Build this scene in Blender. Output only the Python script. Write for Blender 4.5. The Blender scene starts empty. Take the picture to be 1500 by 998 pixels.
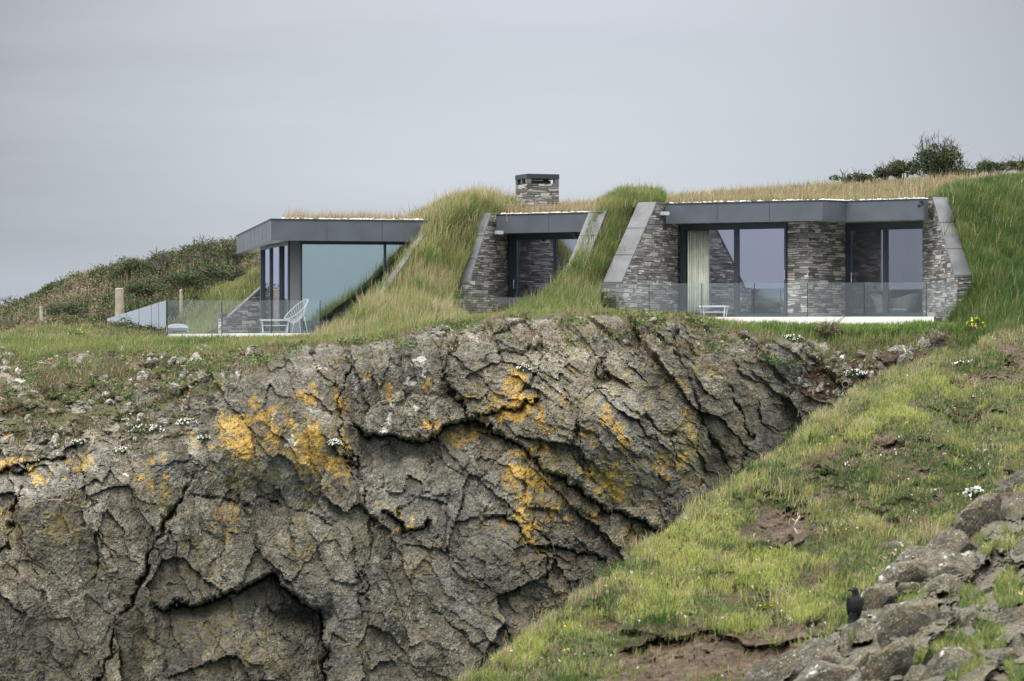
import bpy, bmesh, math, random
import numpy as np
from mathutils import Vector, Matrix, Quaternion

# ------------------------------------------------------------------ scene, camera, sky, sun, exposure
SC = bpy.context.scene
COL = SC.collection
random.seed(7)
F = 4320.0                      # focal length in photo pixels (photo 1500 x 998)
CX, CY = 750.0, 499.0

cam_d = bpy.data.cameras.new('camera')
cam = bpy.data.objects.new('camera', cam_d)
COL.objects.link(cam)
cam.location = (0, 0, 0)
cam.rotation_euler = (math.radians(90), 0, 0)
cam_d.sensor_width = 36.0
cam_d.lens = 36.0 * F / 1500.0
cam_d.clip_start = 0.5
cam_d.clip_end = 20000
cam_d.dof.use_dof = True
cam_d.dof.focus_distance = 74.0
cam_d.dof.aperture_fstop = 4.0
SC.camera = cam

SUN_EL, SUN_AZ = math.radians(52), math.radians(-38)   # azimuth measured from behind the camera towards the left

world = bpy.data.worlds.new('World')
SC.world = world
world.use_nodes = True
wn, wl = world.node_tree.nodes, world.node_tree.links
wn.clear()
w_out = wn.new('ShaderNodeOutputWorld')
w_bg = wn.new('ShaderNodeBackground')
w_bg.inputs['Strength'].default_value = 0.1
sky = wn.new('ShaderNodeTexSky')
sky.sky_type = 'NISHITA'
sky.sun_disc = False
sky.sun_elevation = SUN_EL
sky.sun_rotation = math.radians(180 + 38)
tc = wn.new('ShaderNodeTexCoord')
sep = wn.new('ShaderNodeSeparateXYZ')
wl.new(tc.outputs['Generated'], sep.inputs[0])
mp = wn.new('ShaderNodeMapping')
mp.inputs['Scale'].default_value = (2.0, 2.0, 16.0)
mp.inputs['Rotation'].default_value = (0, math.radians(1.5), 0)
wl.new(tc.outputs['Generated'], mp.inputs['Vector'])
nz = wn.new('ShaderNodeTexNoise')
nz.inputs['Scale'].default_value = 1.6
nz.inputs['Detail'].default_value = 6
nz.inputs['Roughness'].default_value = 0.5
wl.new(mp.outputs[0], nz.inputs['Vector'])
# cloud deck: brightness along the elevation, bent a little by noise
ma = wn.new('ShaderNodeMath'); ma.operation = 'MULTIPLY_ADD'
wl.new(nz.outputs['Fac'], ma.inputs[0])
ma.inputs[1].default_value = 0.05
wl.new(sep.outputs['Z'], ma.inputs[2])
ms = wn.new('ShaderNodeMath'); ms.operation = 'SUBTRACT'
wl.new(ma.outputs[0], ms.inputs[0]); ms.inputs[1].default_value = 0.035
mx0 = wn.new('ShaderNodeMath'); mx0.operation = 'MULTIPLY_ADD'   # a little darker towards the left
wl.new(sep.outputs['X'], mx0.inputs[0]); mx0.inputs[1].default_value = 0.0
wl.new(ms.outputs[0], mx0.inputs[2])
ramp = wn.new('ShaderNodeValToRGB')
cr = ramp.color_ramp
def hexlin(r, g, b, k=1.0):
    f = lambda c: (c / 12.92 if c <= 0.04045 else ((c + 0.055) / 1.055) ** 2.4)
    return (f(r / 255) * k, f(g / 255) * k, f(b / 255) * k, 1)
KS = 0.81
stops = [(0.0, hexlin(196, 205, 217)), (0.045, hexlin(201, 207, 216)), (0.075, hexlin(204, 209, 217)),
         (0.13, hexlin(209, 212, 220)), (0.25, (0.80, 0.81, 0.83, 1)), (0.5, (1.9, 1.9, 1.9, 1)), (1.0, (3.3, 3.28, 3.2, 1))]
while len(cr.elements) > 1: cr.elements.remove(cr.elements[-1])
cr.elements[0].position = stops[0][0]; cr.elements[0].color = tuple(v * KS for v in stops[0][1][:3]) + (1,)
for p_, c_ in stops[1:]:
    e = cr.elements.new(p_); e.color = tuple(v * (KS if p_ < 0.2 else 1) for v in c_[:3]) + (1,)
wl.new(mx0.outputs[0], ramp.inputs[0])
sc_ = wn.new('ShaderNodeVectorMath'); sc_.operation = 'SCALE'
wl.new(ramp.outputs[0], sc_.inputs[0]); 
def wmath(op, a, b=None, c=None):
    nd = wn.new('ShaderNodeMath'); nd.operation = op
    for i_, v_ in enumerate((a, b, c)):
        if v_ is None: continue
        if isinstance(v_, bpy.types.NodeSocket): wl.new(v_, nd.inputs[i_])
        else: nd.inputs[i_].default_value = v_
    return nd.outputs[0]
bx_ = wmath('MULTIPLY_ADD', nz.outputs['Fac'], 0.10, wmath('SUBTRACT', sep.outputs['X'], 0.07))
dk_ = wmath('MULTIPLY', wmath('MULTIPLY', bx_, bx_), wmath('MULTIPLY_ADD', sep.outputs['Z'], -800.0, -36.0))
front_ = wmath('MINIMUM', wmath('MAXIMUM', wmath('MULTIPLY', wmath('SUBTRACT', sep.outputs['Y'], 0.93), 22.0), 0.0), 1.0)   # lens-like edge falloff put into the sky colour, only ahead of the camera
dk_ = wmath('MAXIMUM', wmath('ADD', wmath('MULTIPLY', dk_, front_), 9.9), 5.0)
dk_ = wmath('MULTIPLY', dk_, wmath('MULTIPLY_ADD', nz.outputs['Fac'], 0.26, 0.87))
up_ = wmath('MULTIPLY', wmath('SUBTRACT', sep.outputs['Z'], 0.2), 5.0)          # the corners only matter low down
up_ = wmath('MINIMUM', wmath('MAXIMUM', up_, 0.0), 1.0)
dk_ = wmath('ADD', wmath('MULTIPLY', dk_, wmath('SUBTRACT', 1.0, up_)), wmath('MULTIPLY', up_, 10.0))
wl.new(dk_, sc_.inputs['Scale'])
mixw = wn.new('ShaderNodeMix'); mixw.data_type = 'RGBA'
mixw.inputs['Factor'].default_value = 0.93
wl.new(sky.outputs[0], mixw.inputs['A']); wl.new(sc_.outputs[0], mixw.inputs['B'])
wl.new(mixw.outputs['Result'], w_bg.inputs['Color'])
wl.new(w_bg.outputs[0], w_out.inputs[0])

sun_d = bpy.data.lights.new('sun', 'SUN')
sun_d.energy = 1.5
sun_d.angle = math.radians(14)
sun_d.color = (1.0, 0.96, 0.9)
sun = bpy.data.objects.new('sun', sun_d)
COL.objects.link(sun)
sd = Vector((math.sin(SUN_AZ) * math.cos(SUN_EL), -math.cos(SUN_AZ) * math.cos(SUN_EL), math.sin(SUN_EL)))
sun.rotation_euler = sd.to_track_quat('Z', 'Y').to_euler()

SC.view_settings.view_transform = 'Standard'
SC.view_settings.look = 'None'
SC.view_settings.gamma = 1
SC.view_settings.use_curve_mapping = False
SC.view_settings.exposure = 0.36
SC.cycles.max_bounces = 6
SC.cycles.diffuse_bounces = 3
SC.cycles.glossy_bounces = 4
SC.cycles.transparent_max_bounces = 12
SC.cycles.caustics_reflective = False
SC.cycles.caustics_refractive = False

# ------------------------------------------------------------------ helpers: noise
RNG = np.random.default_rng(11)
PERM = np.concatenate([RNG.permutation(512)] * 3).astype(np.int64)
ANG = RNG.random(512) * 2 * np.pi
G2 = np.stack([np.cos(ANG), np.sin(ANG)], 1) * 1.4
HR = RNG.random((512, 8))

def perlin(x, y, seed=0):
    x = np.asarray(x, float) + seed * 37.17; y = np.asarray(y, float) + seed * 91.73
    xi = np.floor(x).astype(np.int64); yi = np.floor(y).astype(np.int64)
    xf = x - xi; yf = y - yi
    u = xf * xf * xf * (xf * (xf * 6 - 15) + 10); v = yf * yf * yf * (yf * (yf * 6 - 15) + 10)
    def g(ix, iy, dx, dy):
        h = PERM[(PERM[ix & 511] + iy) & 511]
        return G2[h, 0] * dx + G2[h, 1] * dy
    a = g(xi, yi, xf, yf); b = g(xi + 1, yi, xf - 1, yf)
    c = g(xi, yi + 1, xf, yf - 1); d = g(xi + 1, yi + 1, xf - 1, yf - 1)
    return (a + u * (b - a)) * (1 - v) + (c + u * (d - c)) * v

def fbm(x, y, octv=4, seed=0, gain=0.5, lac=2.03):
    s = np.zeros(np.broadcast(x, y).shape); a = 1.0; f = 1.0
    for i in range(octv):
        s += a * perlin(x * f, y * f, seed + i * 3); a *= gain; f *= lac
    return s

def worley(x, y, seed=0):
    """F1, F2, random table of the nearest cell, offset to its centre"""
    x = np.asarray(x, float); y = np.asarray(y, float)
    xi = np.floor(x).astype(np.int64); yi = np.floor(y).astype(np.int64)
    f1 = np.full(x.shape, 9.0); f2 = np.full(x.shape, 9.0)
    hid = np.zeros(x.shape, np.int64); ox = np.zeros(x.shape); oy = np.zeros(x.shape)
    for dx in (-1, 0, 1):
        for dy in (-1, 0, 1):
            cx = xi + dx; cy = yi + dy
            h = PERM[(PERM[(cx + seed * 17) & 511] + cy + seed * 29) & 511]
            px = cx + 0.1 + 0.8 * HR[h, 0]; py = cy + 0.1 + 0.8 * HR[h, 1]
            ex = x - px; ey = y - py
            d = np.sqrt(ex * ex + ey * ey)
            near = d < f1
            f2 = np.where(near, f1, np.minimum(f2, d))
            hid = np.where(near, h, hid); ox = np.where(near, ex, ox); oy = np.where(near, ey, oy)
            f1 = np.where(near, d, f1)
    return f1, f2, HR[hid], ox, oy

def sstep(a, b, x):
    t = np.clip((x - a) / (b - a), 0, 1)
    return t * t * (3 - 2 * t)

def seg_dist(x, y, pts):
    """distance to a polyline, signed side (+ = left of travel in y-down image axes), distance along 0..1"""
    best = np.full(x.shape, 1e9); side = np.zeros(x.shape); along = np.zeros(x.shape)
    n = len(pts) - 1
    for i in range(n):
        ax, ay = pts[i]; bx, by = pts[i + 1]
        dx, dy = bx - ax, by - ay
        L2 = dx * dx + dy * dy
        t = np.clip(((x - ax) * dx + (y - ay) * dy) / L2, 0, 1)
        d = np.hypot(x - ax - t * dx, y - ay - t * dy)
        s = np.sign(dx * (y - ay) - dy * (x - ax))
        m = d < best
        best = np.where(m, d, best); side = np.where(m, s, side); along = np.where(m, (i + t) / n, along)
    return best, side, along

# ------------------------------------------------------------------ helpers: objects
def tag(o, label=None, cat=None, group=None, kind=None):
    if label: o['label'] = label
    if cat: o['category'] = cat
    if group: o['group'] = group
    if kind: o['kind'] = kind
    return o

def empty(name, loc=(0, 0, 0), rz=0.0):
    o = bpy.data.objects.new(name, None)
    o.location = loc; o.rotation_euler = (0, 0, rz)
    o.empty_display_size = 0.2
    COL.objects.link(o)
    return o

def link(name, me, mat=None, parent=None):
    o = bpy.data.objects.new(name, me)
    if mat is not None:
        for m_ in (mat if isinstance(mat, (list, tuple)) else [mat]): me.materials.append(m_)
    COL.objects.link(o)
    if parent is not None: o.parent = parent
    return o

def np_mesh(name, verts, faces_flat, counts, smooth=False, attrs=None, col=None):
    me = bpy.data.meshes.new(name)
    verts = np.ascontiguousarray(verts, np.float32)
    counts = np.asarray(counts, np.int32); faces_flat = np.asarray(faces_flat, np.int32)
    me.vertices.add(len(verts)); me.vertices.foreach_set('co', verts.ravel())
    me.loops.add(len(faces_flat)); me.loops.foreach_set('vertex_index', faces_flat)
    me.polygons.add(len(counts))
    st = np.concatenate([[0], np.cumsum(counts)[:-1]]).astype(np.int32)
    me.polygons.foreach_set('loop_start', st); me.polygons.foreach_set('loop_total', counts)
    me.polygons.foreach_set('use_smooth', np.full(len(counts), smooth, bool))
    for k, a in (attrs or {}).items():
        at = me.attributes.new(k, 'FLOAT', 'POINT'); at.data.foreach_set('value', np.asarray(a, np.float32).ravel())
    if col is not None:
        at = me.attributes.new('Col', 'FLOAT_COLOR', 'POINT')
        c4 = np.ones((len(verts), 4), np.float32); c4[:, :3] = col
        at.data.foreach_set('color', c4.ravel())
    me.update(calc_edges=True)
    return me

def W(px, py, Y):
    px = np.asarray(px, float); py = np.asarray(py, float); Y = np.asarray(Y, float)
    return np.stack(np.broadcast_arrays((px - CX) / F * Y, Y, (CY - py) / F * Y), -1)

def at(px, py, Y):
    return Vector(((px - CX) / F * Y, Y, (CY - py) / F * Y))

def project(P):
    return CX + F * P[..., 0] / P[..., 1], CY - F * P[..., 2] / P[..., 1]

def grid_mesh(name, G, smooth=True, attrs=None):
    r, c = G.shape[:2]
    idx = np.arange(r * c).reshape(r, c)
    q = np.stack([idx[:-1, :-1], idx[:-1, 1:], idx[1:, 1:], idx[1:, :-1]], -1).reshape(-1, 4)
    return np_mesh(name, G.reshape(-1, 3), q.ravel(), np.full(len(q), 4), smooth, attrs)

def catmull(ctrl, t):
    """ctrl (n, k); t in [0, n-1] -> (len(t), k)"""
    ctrl = np.asarray(ctrl, float); n = len(ctrl)
    i = np.clip(np.floor(t).astype(int), 0, n - 2); f = (t - i)[:, None]
    p1 = ctrl[i]; p2 = ctrl[i + 1]
    p0 = np.where((i > 0)[:, None], ctrl[np.maximum(i - 1, 0)], 2 * p1 - p2)
    p3 = np.where((i < n - 2)[:, None], ctrl[np.minimum(i + 2, n - 1)], 2 * p2 - p1)
    m1 = (p2 - p0) * 0.42; m2 = (p3 - p1) * 0.42
    f2 = f * f; f3 = f2 * f
    return (2 * f3 - 3 * f2 + 1) * p1 + (f3 - 2 * f2 + f) * m1 + (-2 * f3 + 3 * f2) * p2 + (f3 - f2) * m2

def patch(ctrl, tr, tcn):
    """ctrl [rows][cols](px,py,Y) -> grid (len(tr), len(tcn), 3) of (px,py,Y)"""
    ctrl = np.asarray(ctrl, float)
    r, c, k = ctrl.shape
    A = catmull(ctrl.reshape(r, c * k), np.asarray(tr, float)).reshape(len(tr), c, k)
    B = catmull(A.transpose(1, 0, 2).reshape(c, len(tr) * k), np.asarray(tcn, float)).reshape(len(tcn), len(tr), k)
    return B.transpose(1, 0, 2)

def grid_normals(G):
    du = np.gradient(G, axis=1); dv = np.gradient(G, axis=0)
    n = np.cross(du, dv); n /= np.linalg.norm(n, axis=-1, keepdims=True) + 1e-9
    n *= np.where(np.sum(n * -G, -1, keepdims=True) < 0, -1, 1)   # towards the viewer's side of the ground
    return n

def scatter(G, dens, mask=None, seed=0):
    """random points on a grid: positions and fractional grid indices"""
    rng = np.random.default_rng(seed)
    a = np.linalg.norm(np.cross(G[1:, :-1] - G[:-1, :-1], G[:-1, 1:] - G[:-1, :-1]), axis=-1)
    lam = a * dens
    if mask is not None: lam = lam * np.clip(mask[:-1, :-1], 0, None)
    k = rng.poisson(lam).ravel()
    id_ = np.repeat(np.arange(k.size), k)
    i, j = np.unravel_index(id_, a.shape)
    u = rng.random(len(id_))[:, None]; v = rng.random(len(id_))[:, None]
    P = (G[i, j] * (1 - u) + G[i, j + 1] * u) * (1 - v) + (G[i + 1, j] * (1 - u) + G[i + 1, j + 1] * u) * v
    return P, i, j

def blades_mesh(name, P, H, Wd, C, seed=0, bend=0.45, wind=(0.25, 0.0), up=None, tipcol=None):
    """curved grass blades, one quad and one triangle each"""
    rng = np.random.default_rng(seed)
    n = len(P)
    az = rng.random(n) * 2 * np.pi
    side = np.stack([np.cos(az), np.sin(az), np.zeros(n)], 1)
    la = rng.random(n) * 2 * np.pi
    b = bend * rng.random(n)
    lean = np.stack([np.cos(la) * b + wind[0] * rng.random(n), np.sin(la) * b + wind[1] * rng.random(n), np.zeros(n)], 1)
    upv = np.tile(np.array([[0, 0, 1.0]]), (n, 1)) if up is None else up
    H = H[:, None]; w = Wd[:, None] * 0.5
    base = P - upv * 0.03
    mid = P + upv * H * 0.55 + lean * H * 0.3
    tip = P + upv * H * (1 - 0.25 * np.linalg.norm(lean, axis=1, keepdims=True)) + lean * H
    V = np.stack([base - side * w, base + side * w, mid - side * w * 0.75, mid + side * w * 0.75, tip], 1).reshape(-1, 3)
    o = (np.arange(n) * 5)[:, None]
    fl = np.concatenate([o + np.array([[0, 1, 3, 2]]), o + np.array([[2, 3, 4]])], 1).ravel()
    cnt = np.tile([4, 3], n)
    col = np.repeat(C, 5, axis=0)
    if tipcol is not None:
        m = np.zeros((n, 5), bool); m[:, 4] = True
        col = col.copy(); col[m.ravel()] = tipcol
    return np_mesh(name, V, fl, cnt, False, None, col)

def cards_mesh(name, P, S, C, seed=0, up=None, aspect=0.6):
    """small leaf-sized faces in random directions"""
    rng = np.random.default_rng(seed)
    n = len(P)
    a = rng.normal(size=(n, 3)); a[:, 2] *= 0.7
    a /= np.linalg.norm(a, axis=1, keepdims=True)
    b = np.cross(a, rng.normal(size=(n, 3))); b /= np.linalg.norm(b, axis=1, keepdims=True) + 1e-9
    S = S[:, None]
    V = np.stack([P - a * S * 0.5, P + b * S * aspect * 0.5, P + a * S * 0.5, P - b * S * aspect * 0.5], 1).reshape(-1, 3)
    return np_mesh(name, V, np.arange(n * 4), np.full(n, 4), False, None, np.repeat(C, 4, axis=0))

def vary(base, n, rng, amt=0.25):
    base = np.asarray(base, float)
    k = 1 + amt * (rng.random((n, 1)) * 2 - 1)
    return np.clip(base * k * (1 + 0.10 * (rng.random((n, 3)) * 2 - 1)), 0.003, 0.9)

class MB:
    """collects solids, then links them as ONE mesh object; UV in metres: along the face and height"""
    def __init__(s): s.v = []; s.f = []
    def hexa(s, b, t):
        """b, t: 4 bottom and 4 top corners in the same turning order"""
        o = len(s.v); s.v += [Vector(p) for p in b] + [Vector(p) for p in t]
        s.f += [(o + 3, o + 2, o + 1, o), (o + 4, o + 5, o + 6, o + 7)] + [(o + i, o + (i + 1) % 4, o + 4 + (i + 1) % 4, o + 4 + i) for i in range(4)]
        return s
    def prism(s, poly, z0, z1):
        n = len(poly); o = len(s.v)
        zz0 = z0 if isinstance(z0, (list, tuple)) else [z0] * n
        zz1 = z1 if isinstance(z1, (list, tuple)) else [z1] * n
        s.v += [Vector((p[0], p[1], zz0[i])) for i, p in enumerate(poly)] + [Vector((p[0], p[1], zz1[i])) for i, p in enumerate(poly)]
        s.f += [tuple(o + i for i in reversed(range(n))), tuple(o + n + i for i in range(n))]
        s.f += [(o + i, o + (i + 1) % n, o + n + (i + 1) % n, o + n + i) for i in range(n)]
        return s
    def box(s, c, dx, dy, dz, rz=0.0):
        ca, sa = math.cos(rz), math.sin(rz)
        q = [(-dx / 2, -dy / 2), (dx / 2, -dy / 2), (dx / 2, dy / 2), (-dx / 2, dy / 2)]
        q = [(c[0] + x * ca - y * sa, c[1] + x * sa + y * ca) for x, y in q]
        return s.prism(q, c[2] - dz / 2, c[2] + dz / 2)
    def bar(s, a, b, w, d=None, upv=(0, 0, 1)):
        a = Vector(a); b = Vector(b); d = d or w
        t = (b - a).normalized(); x = t.cross(Vector(upv))
        if x.length < 1e-4: x = t.cross(Vector((1, 0, 0)))
        x.normalize(); y = x.cross(t)
        q = lambda p: [p - x * w / 2 - y * d / 2, p + x * w / 2 - y * d / 2, p + x * w / 2 + y * d / 2, p - x * w / 2 + y * d / 2]
        return s.hexa(q(a), q(b))
    def tube(s, pts, r, n=8, closed=False):
        pts = [Vector(p) for p in pts]; m = len(pts); o = len(s.v)
        rr = r if isinstance(r, (list, tuple)) else [r] * m
        ref = Vector((0.13, 0.21, 0.97))
        for i, p in enumerate(pts):
            a = pts[(i - 1) % m] if closed or i else p
            b = pts[(i + 1) % m] if closed or i < m - 1 else p
            t = (b - a).normalized(); x = t.cross(ref)
            if x.length < 1e-3: x = t.cross(Vector((1, 0, 0)))
            x.normalize(); y = t.cross(x)
            for k in range(n):
                an = 2 * math.pi * k / n
                s.v.append(p + (x * math.cos(an) + y * math.sin(an)) * rr[i])
        for i in range(m if closed else m - 1):
            for k in range(n):
                a0 = o + i * n; b0 = o + ((i + 1) % m) * n
                s.f.append((a0 + k, a0 + (k + 1) % n, b0 + (k + 1) % n, b0 + k))
        if not closed:
            s.f.append(tuple(o + k for k in reversed(range(n)))); s.f.append(tuple(o + (m - 1) * n + k for k in range(n)))
        return s
    def build(s, name, mat, parent=None, bevel=0.0, smooth=False):
        me = bpy.data.meshes.new(name)
        me.from_pydata([tuple(v) for v in s.v], [], s.f)
        bm = bmesh.new(); bm.from_mesh(me)
        bmesh.ops.recalc_face_normals(bm, faces=bm.faces)
        if bevel: bmesh.ops.bevel(bm, geom=bm.edges[:], offset=bevel, segments=2, affect='EDGES', clamp_overlap=True)
        uv = bm.loops.layers.uv.new('UVMap')
        for f in bm.faces:
            f.smooth = smooth
            n = f.normal
            t = Vector((0, 0, 1)).cross(n)
            if t.length < 0.35:
                for l in f.loops: l[uv].uv = (l.vert.co.x, l.vert.co.y)
            else:
                t.normalize()
                for l in f.loops: l[uv].uv = (l.vert.co.dot(t), l.vert.co.z)
        bm.to_mesh(me); bm.free()
        return link(name, me, mat, parent)

# ------------------------------------------------------------------ helpers: materials
def new_mat(name):
    m = bpy.data.materials.new(name); m.use_nodes = True
    nt = m.node_tree; nt.nodes.clear()
    out = nt.nodes.new('ShaderNodeOutputMaterial')
    return m, nt, out

class NT:
    def __init__(s, nt): s.nt = nt
    def n(s, typ, ins=None, **kw):
        nd = s.nt.nodes.new(typ)
        for k, v in kw.items(): setattr(nd, k, v)
        for k, v in (ins or {}).items():
            if isinstance(v, bpy.types.NodeSocket): s.nt.links.new(v, nd.inputs[k])
            else: nd.inputs[k].default_value = v
        return nd
    def noise(s, vec, scale, detail=4, rough=0.55, dist=0.0):
        return s.n('ShaderNodeTexNoise', {'Vector': vec, 'Scale': scale, 'Detail': detail, 'Roughness': rough, 'Distortion': dist}).outputs['Fac']
    def ramp(s, fac, stops, interp='LINEAR'):
        nd = s.n('ShaderNodeValToRGB', {'Fac': fac}); c = nd.color_ramp; c.interpolation = interp
        while len(c.elements) > 1: c.elements.remove(c.elements[-1])
        for i, (p, v) in enumerate(stops):
            e = c.elements[0] if i == 0 else c.elements.new(p)
            e.position = p
            e.color = (v, v, v, 1) if isinstance(v, (int, float)) else (*v, 1)
        return nd.outputs[0]
    def mix(s, fac, a, b, blend='MIX'):
        nd = s.n('ShaderNodeMix', data_type='RGBA', blend_type=blend)
        for key, v in (('Factor', fac), ('A', a), ('B', b)):
            sk = [x for x in nd.inputs if x.name == key and (x.type == 'RGBA' or key == 'Factor' and x.type == 'VALUE')][0]
            if isinstance(v, bpy.types.NodeSocket): s.nt.links.new(v, sk)
            else: sk.default_value = (*v, 1) if isinstance(v, tuple) and len(v) == 3 else v
        return [x for x in nd.outputs if x.type == 'RGBA'][0]
    def math(s, op, a, b=None, c=None):
        nd = s.n('ShaderNodeMath', operation=op)
        for i, v in enumerate((a, b, c)):
            if v is None: continue
            if isinstance(v, bpy.types.NodeSocket): s.nt.links.new(v, nd.inputs[i])
            else: nd.inputs[i].default_value = v
        return nd.outputs[0]
    def attr(s, name):
        return s.n('ShaderNodeAttribute', attribute_name=name)

def simple_mat(name, col, rough=0.6, metal=0.0, var=0.12, scale=3.0, bump=0.0, spec=0.5):
    m, nt, out = new_mat(name); N = NT(nt)
    tcd = N.n('ShaderNodeTexCoord').outputs['Object']
    no = N.noise(tcd, scale, 5)
    a = tuple(c * (1 - var) for c in col); b = tuple(min(c * (1 + var), 1) for c in col)
    c = N.ramp(no, [(0.3, a), (0.7, b)])
    bs = N.n('ShaderNodeBsdfPrincipled', {'Base Color': c, 'Metallic': metal, 'Specular IOR Level': spec})
    r = N.ramp(N.noise(tcd, scale * 2.3, 4), [(0.3, max(rough - 0.08, 0)), (0.7, min(rough + 0.08, 1))])
    nt.links.new(r, bs.inputs['Roughness'])
    if bump:
        bp = N.n('ShaderNodeBump', {'Height': N.noise(tcd, scale * 12, 4), 'Strength': bump, 'Distance': 0.02})
        nt.links.new(bp.outputs[0], bs.inputs['Normal'])
    nt.links.new(bs.outputs[0], out.inputs[0])
    return m

def foliage_mat(name, trans=0.3, rough=0.6):
    m, nt, out = new_mat(name); N = NT(nt)
    c = N.attr('Col').outputs['Color']
    bs = N.n('ShaderNodeBsdfPrincipled', {'Base Color': c, 'Roughness': rough, 'Specular IOR Level': 0.25})
    tr = N.n('ShaderNodeBsdfTranslucent', {'Color': c})
    mx = N.n('ShaderNodeMixShader', {0: trans, 1: bs.outputs[0], 2: tr.outputs[0]})
    nt.links.new(mx.outputs[0], out.inputs[0])
    return m

def glass_mat(name, base, gain, tint_t, tint_r):
    """coated flat pane: part mirror (more at a slant), part see-through"""
    m, nt, out = new_mat(name); N = NT(nt)
    fr = N.n('ShaderNodeFresnel', {'IOR': 1.5}).outputs[0]
    fac = N.math('MULTIPLY_ADD', fr, gain, base)
    fac = N.math('MINIMUM', fac, 1.0)
    tcd = N.n('ShaderNodeTexCoord').outputs['Object']
    bp = N.n('ShaderNodeBump', {'Height': N.noise(tcd, 0.9, 1), 'Strength': 0.05, 'Distance': 0.02})
    t = N.n('ShaderNodeBsdfTransparent', {'Color': (*tint_t, 1)})
    g = N.n('ShaderNodeBsdfGlossy', {'Color': (*tint_r, 1), 'Roughness': 0.0, 'Normal': bp.outputs[0]})
    mx = N.n('ShaderNodeMixShader', {0: fac, 1: t.outputs[0], 2: g.outputs[0]})
    nt.links.new(mx.outputs[0], out.inputs[0])
    return m

def slate_mat(name):
    """dry-laid slate: thin courses of uneven stones"""
    m, nt, out = new_mat(name); N = NT(nt)
    uv = N.n('ShaderNodeUVMap', uv_map='UVMap').outputs[0]
    sx = N.n('ShaderNodeSeparateXYZ', {0: uv})
    wob = N.noise(N.n('ShaderNodeMapping', {'Vector': uv, 'Scale': (1.6, 5.0, 1)}).outputs[0], 1.0, 3)
    v = N.math('MULTIPLY_ADD', N.math('SUBTRACT', wob, 0.5), 0.10, sx.outputs['Y'])
    p = N.n('ShaderNodeCombineXYZ', {0: sx.outputs['X'], 1: v, 2: 0.0}).outputs[0]
    def brick(h, w, off):
        return N.n('ShaderNodeTexBrick', {'Vector': p, 'Color1': (0, 0, 0, 1), 'Color2': (1, 1, 1, 1), 'Mortar': (0.5, 0.5, 0.5, 1), 'Scale': 1.0,
                   'Mortar Size': 0.007, 'Mortar Smooth': 0.4, 'Bias': 0.0, 'Brick Width': w, 'Row Height': h}, offset=off, squash=0.7, squash_frequency=3)
    b1 = brick(0.062, 0.42, 0.37); b2 = brick(0.124, 0.61, 0.43)
    sel = N.ramp(N.noise(N.n('ShaderNodeMapping', {'Vector': uv, 'Scale': (0.9, 2.6, 1)}).outputs[0], 1.3, 2), [(0.52, 0.0), (0.54, 1.0)])
    tone = N.mix(sel, b1.outputs['Color'], b2.outputs['Color'])
    mort = N.mix(sel, b1.outputs['Fac'], b2.outputs['Fac'])
    fine = N.noise(N.n('ShaderNodeMapping', {'Vector': uv, 'Scale': (6, 30, 1)}).outputs[0], 1.0, 5, 0.65)
    tf = N.math('ADD', N.math('MULTIPLY', tone, 0.8), N.math('MULTIPLY', N.math('SUBTRACT', fine, 0.5), 0.7))
    col = N.ramp(tf, [(0.0, (0.06, 0.06, 0.063)), (0.25, (0.14, 0.137, 0.132)), (0.5, (0.24, 0.235, 0.225)), (0.72, (0.40, 0.385, 0.355)), (0.95, (0.60, 0.58, 0.53))])
    warm = N.noise(N.n('ShaderNodeTexCoord').outputs['Object'], 2.2, 4)
    col = N.mix(N.ramp(warm, [(0.5, 0.0), (0.7, 0.30)]), col, (0.20, 0.155, 0.11))
    col = N.mix(mort, col, (0.02, 0.02, 0.02))
    hgt = N.math('SUBTRACT', N.math('ADD', N.math('MULTIPLY', tone, 0.7), N.math('MULTIPLY', fine, 0.5)), N.math('MULTIPLY', mort, 1.2))
    bp = N.n('ShaderNodeBump', {'Height': hgt, 'Strength': 1.0, 'Distance': 0.035})
    bs = N.n('ShaderNodeBsdfPrincipled', {'Base Color': col, 'Roughness': 0.72, 'Normal': bp.outputs[0], 'Specular IOR Level': 0.4})
    nt.links.new(bs.outputs[0], out.inputs[0])
    return m

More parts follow.
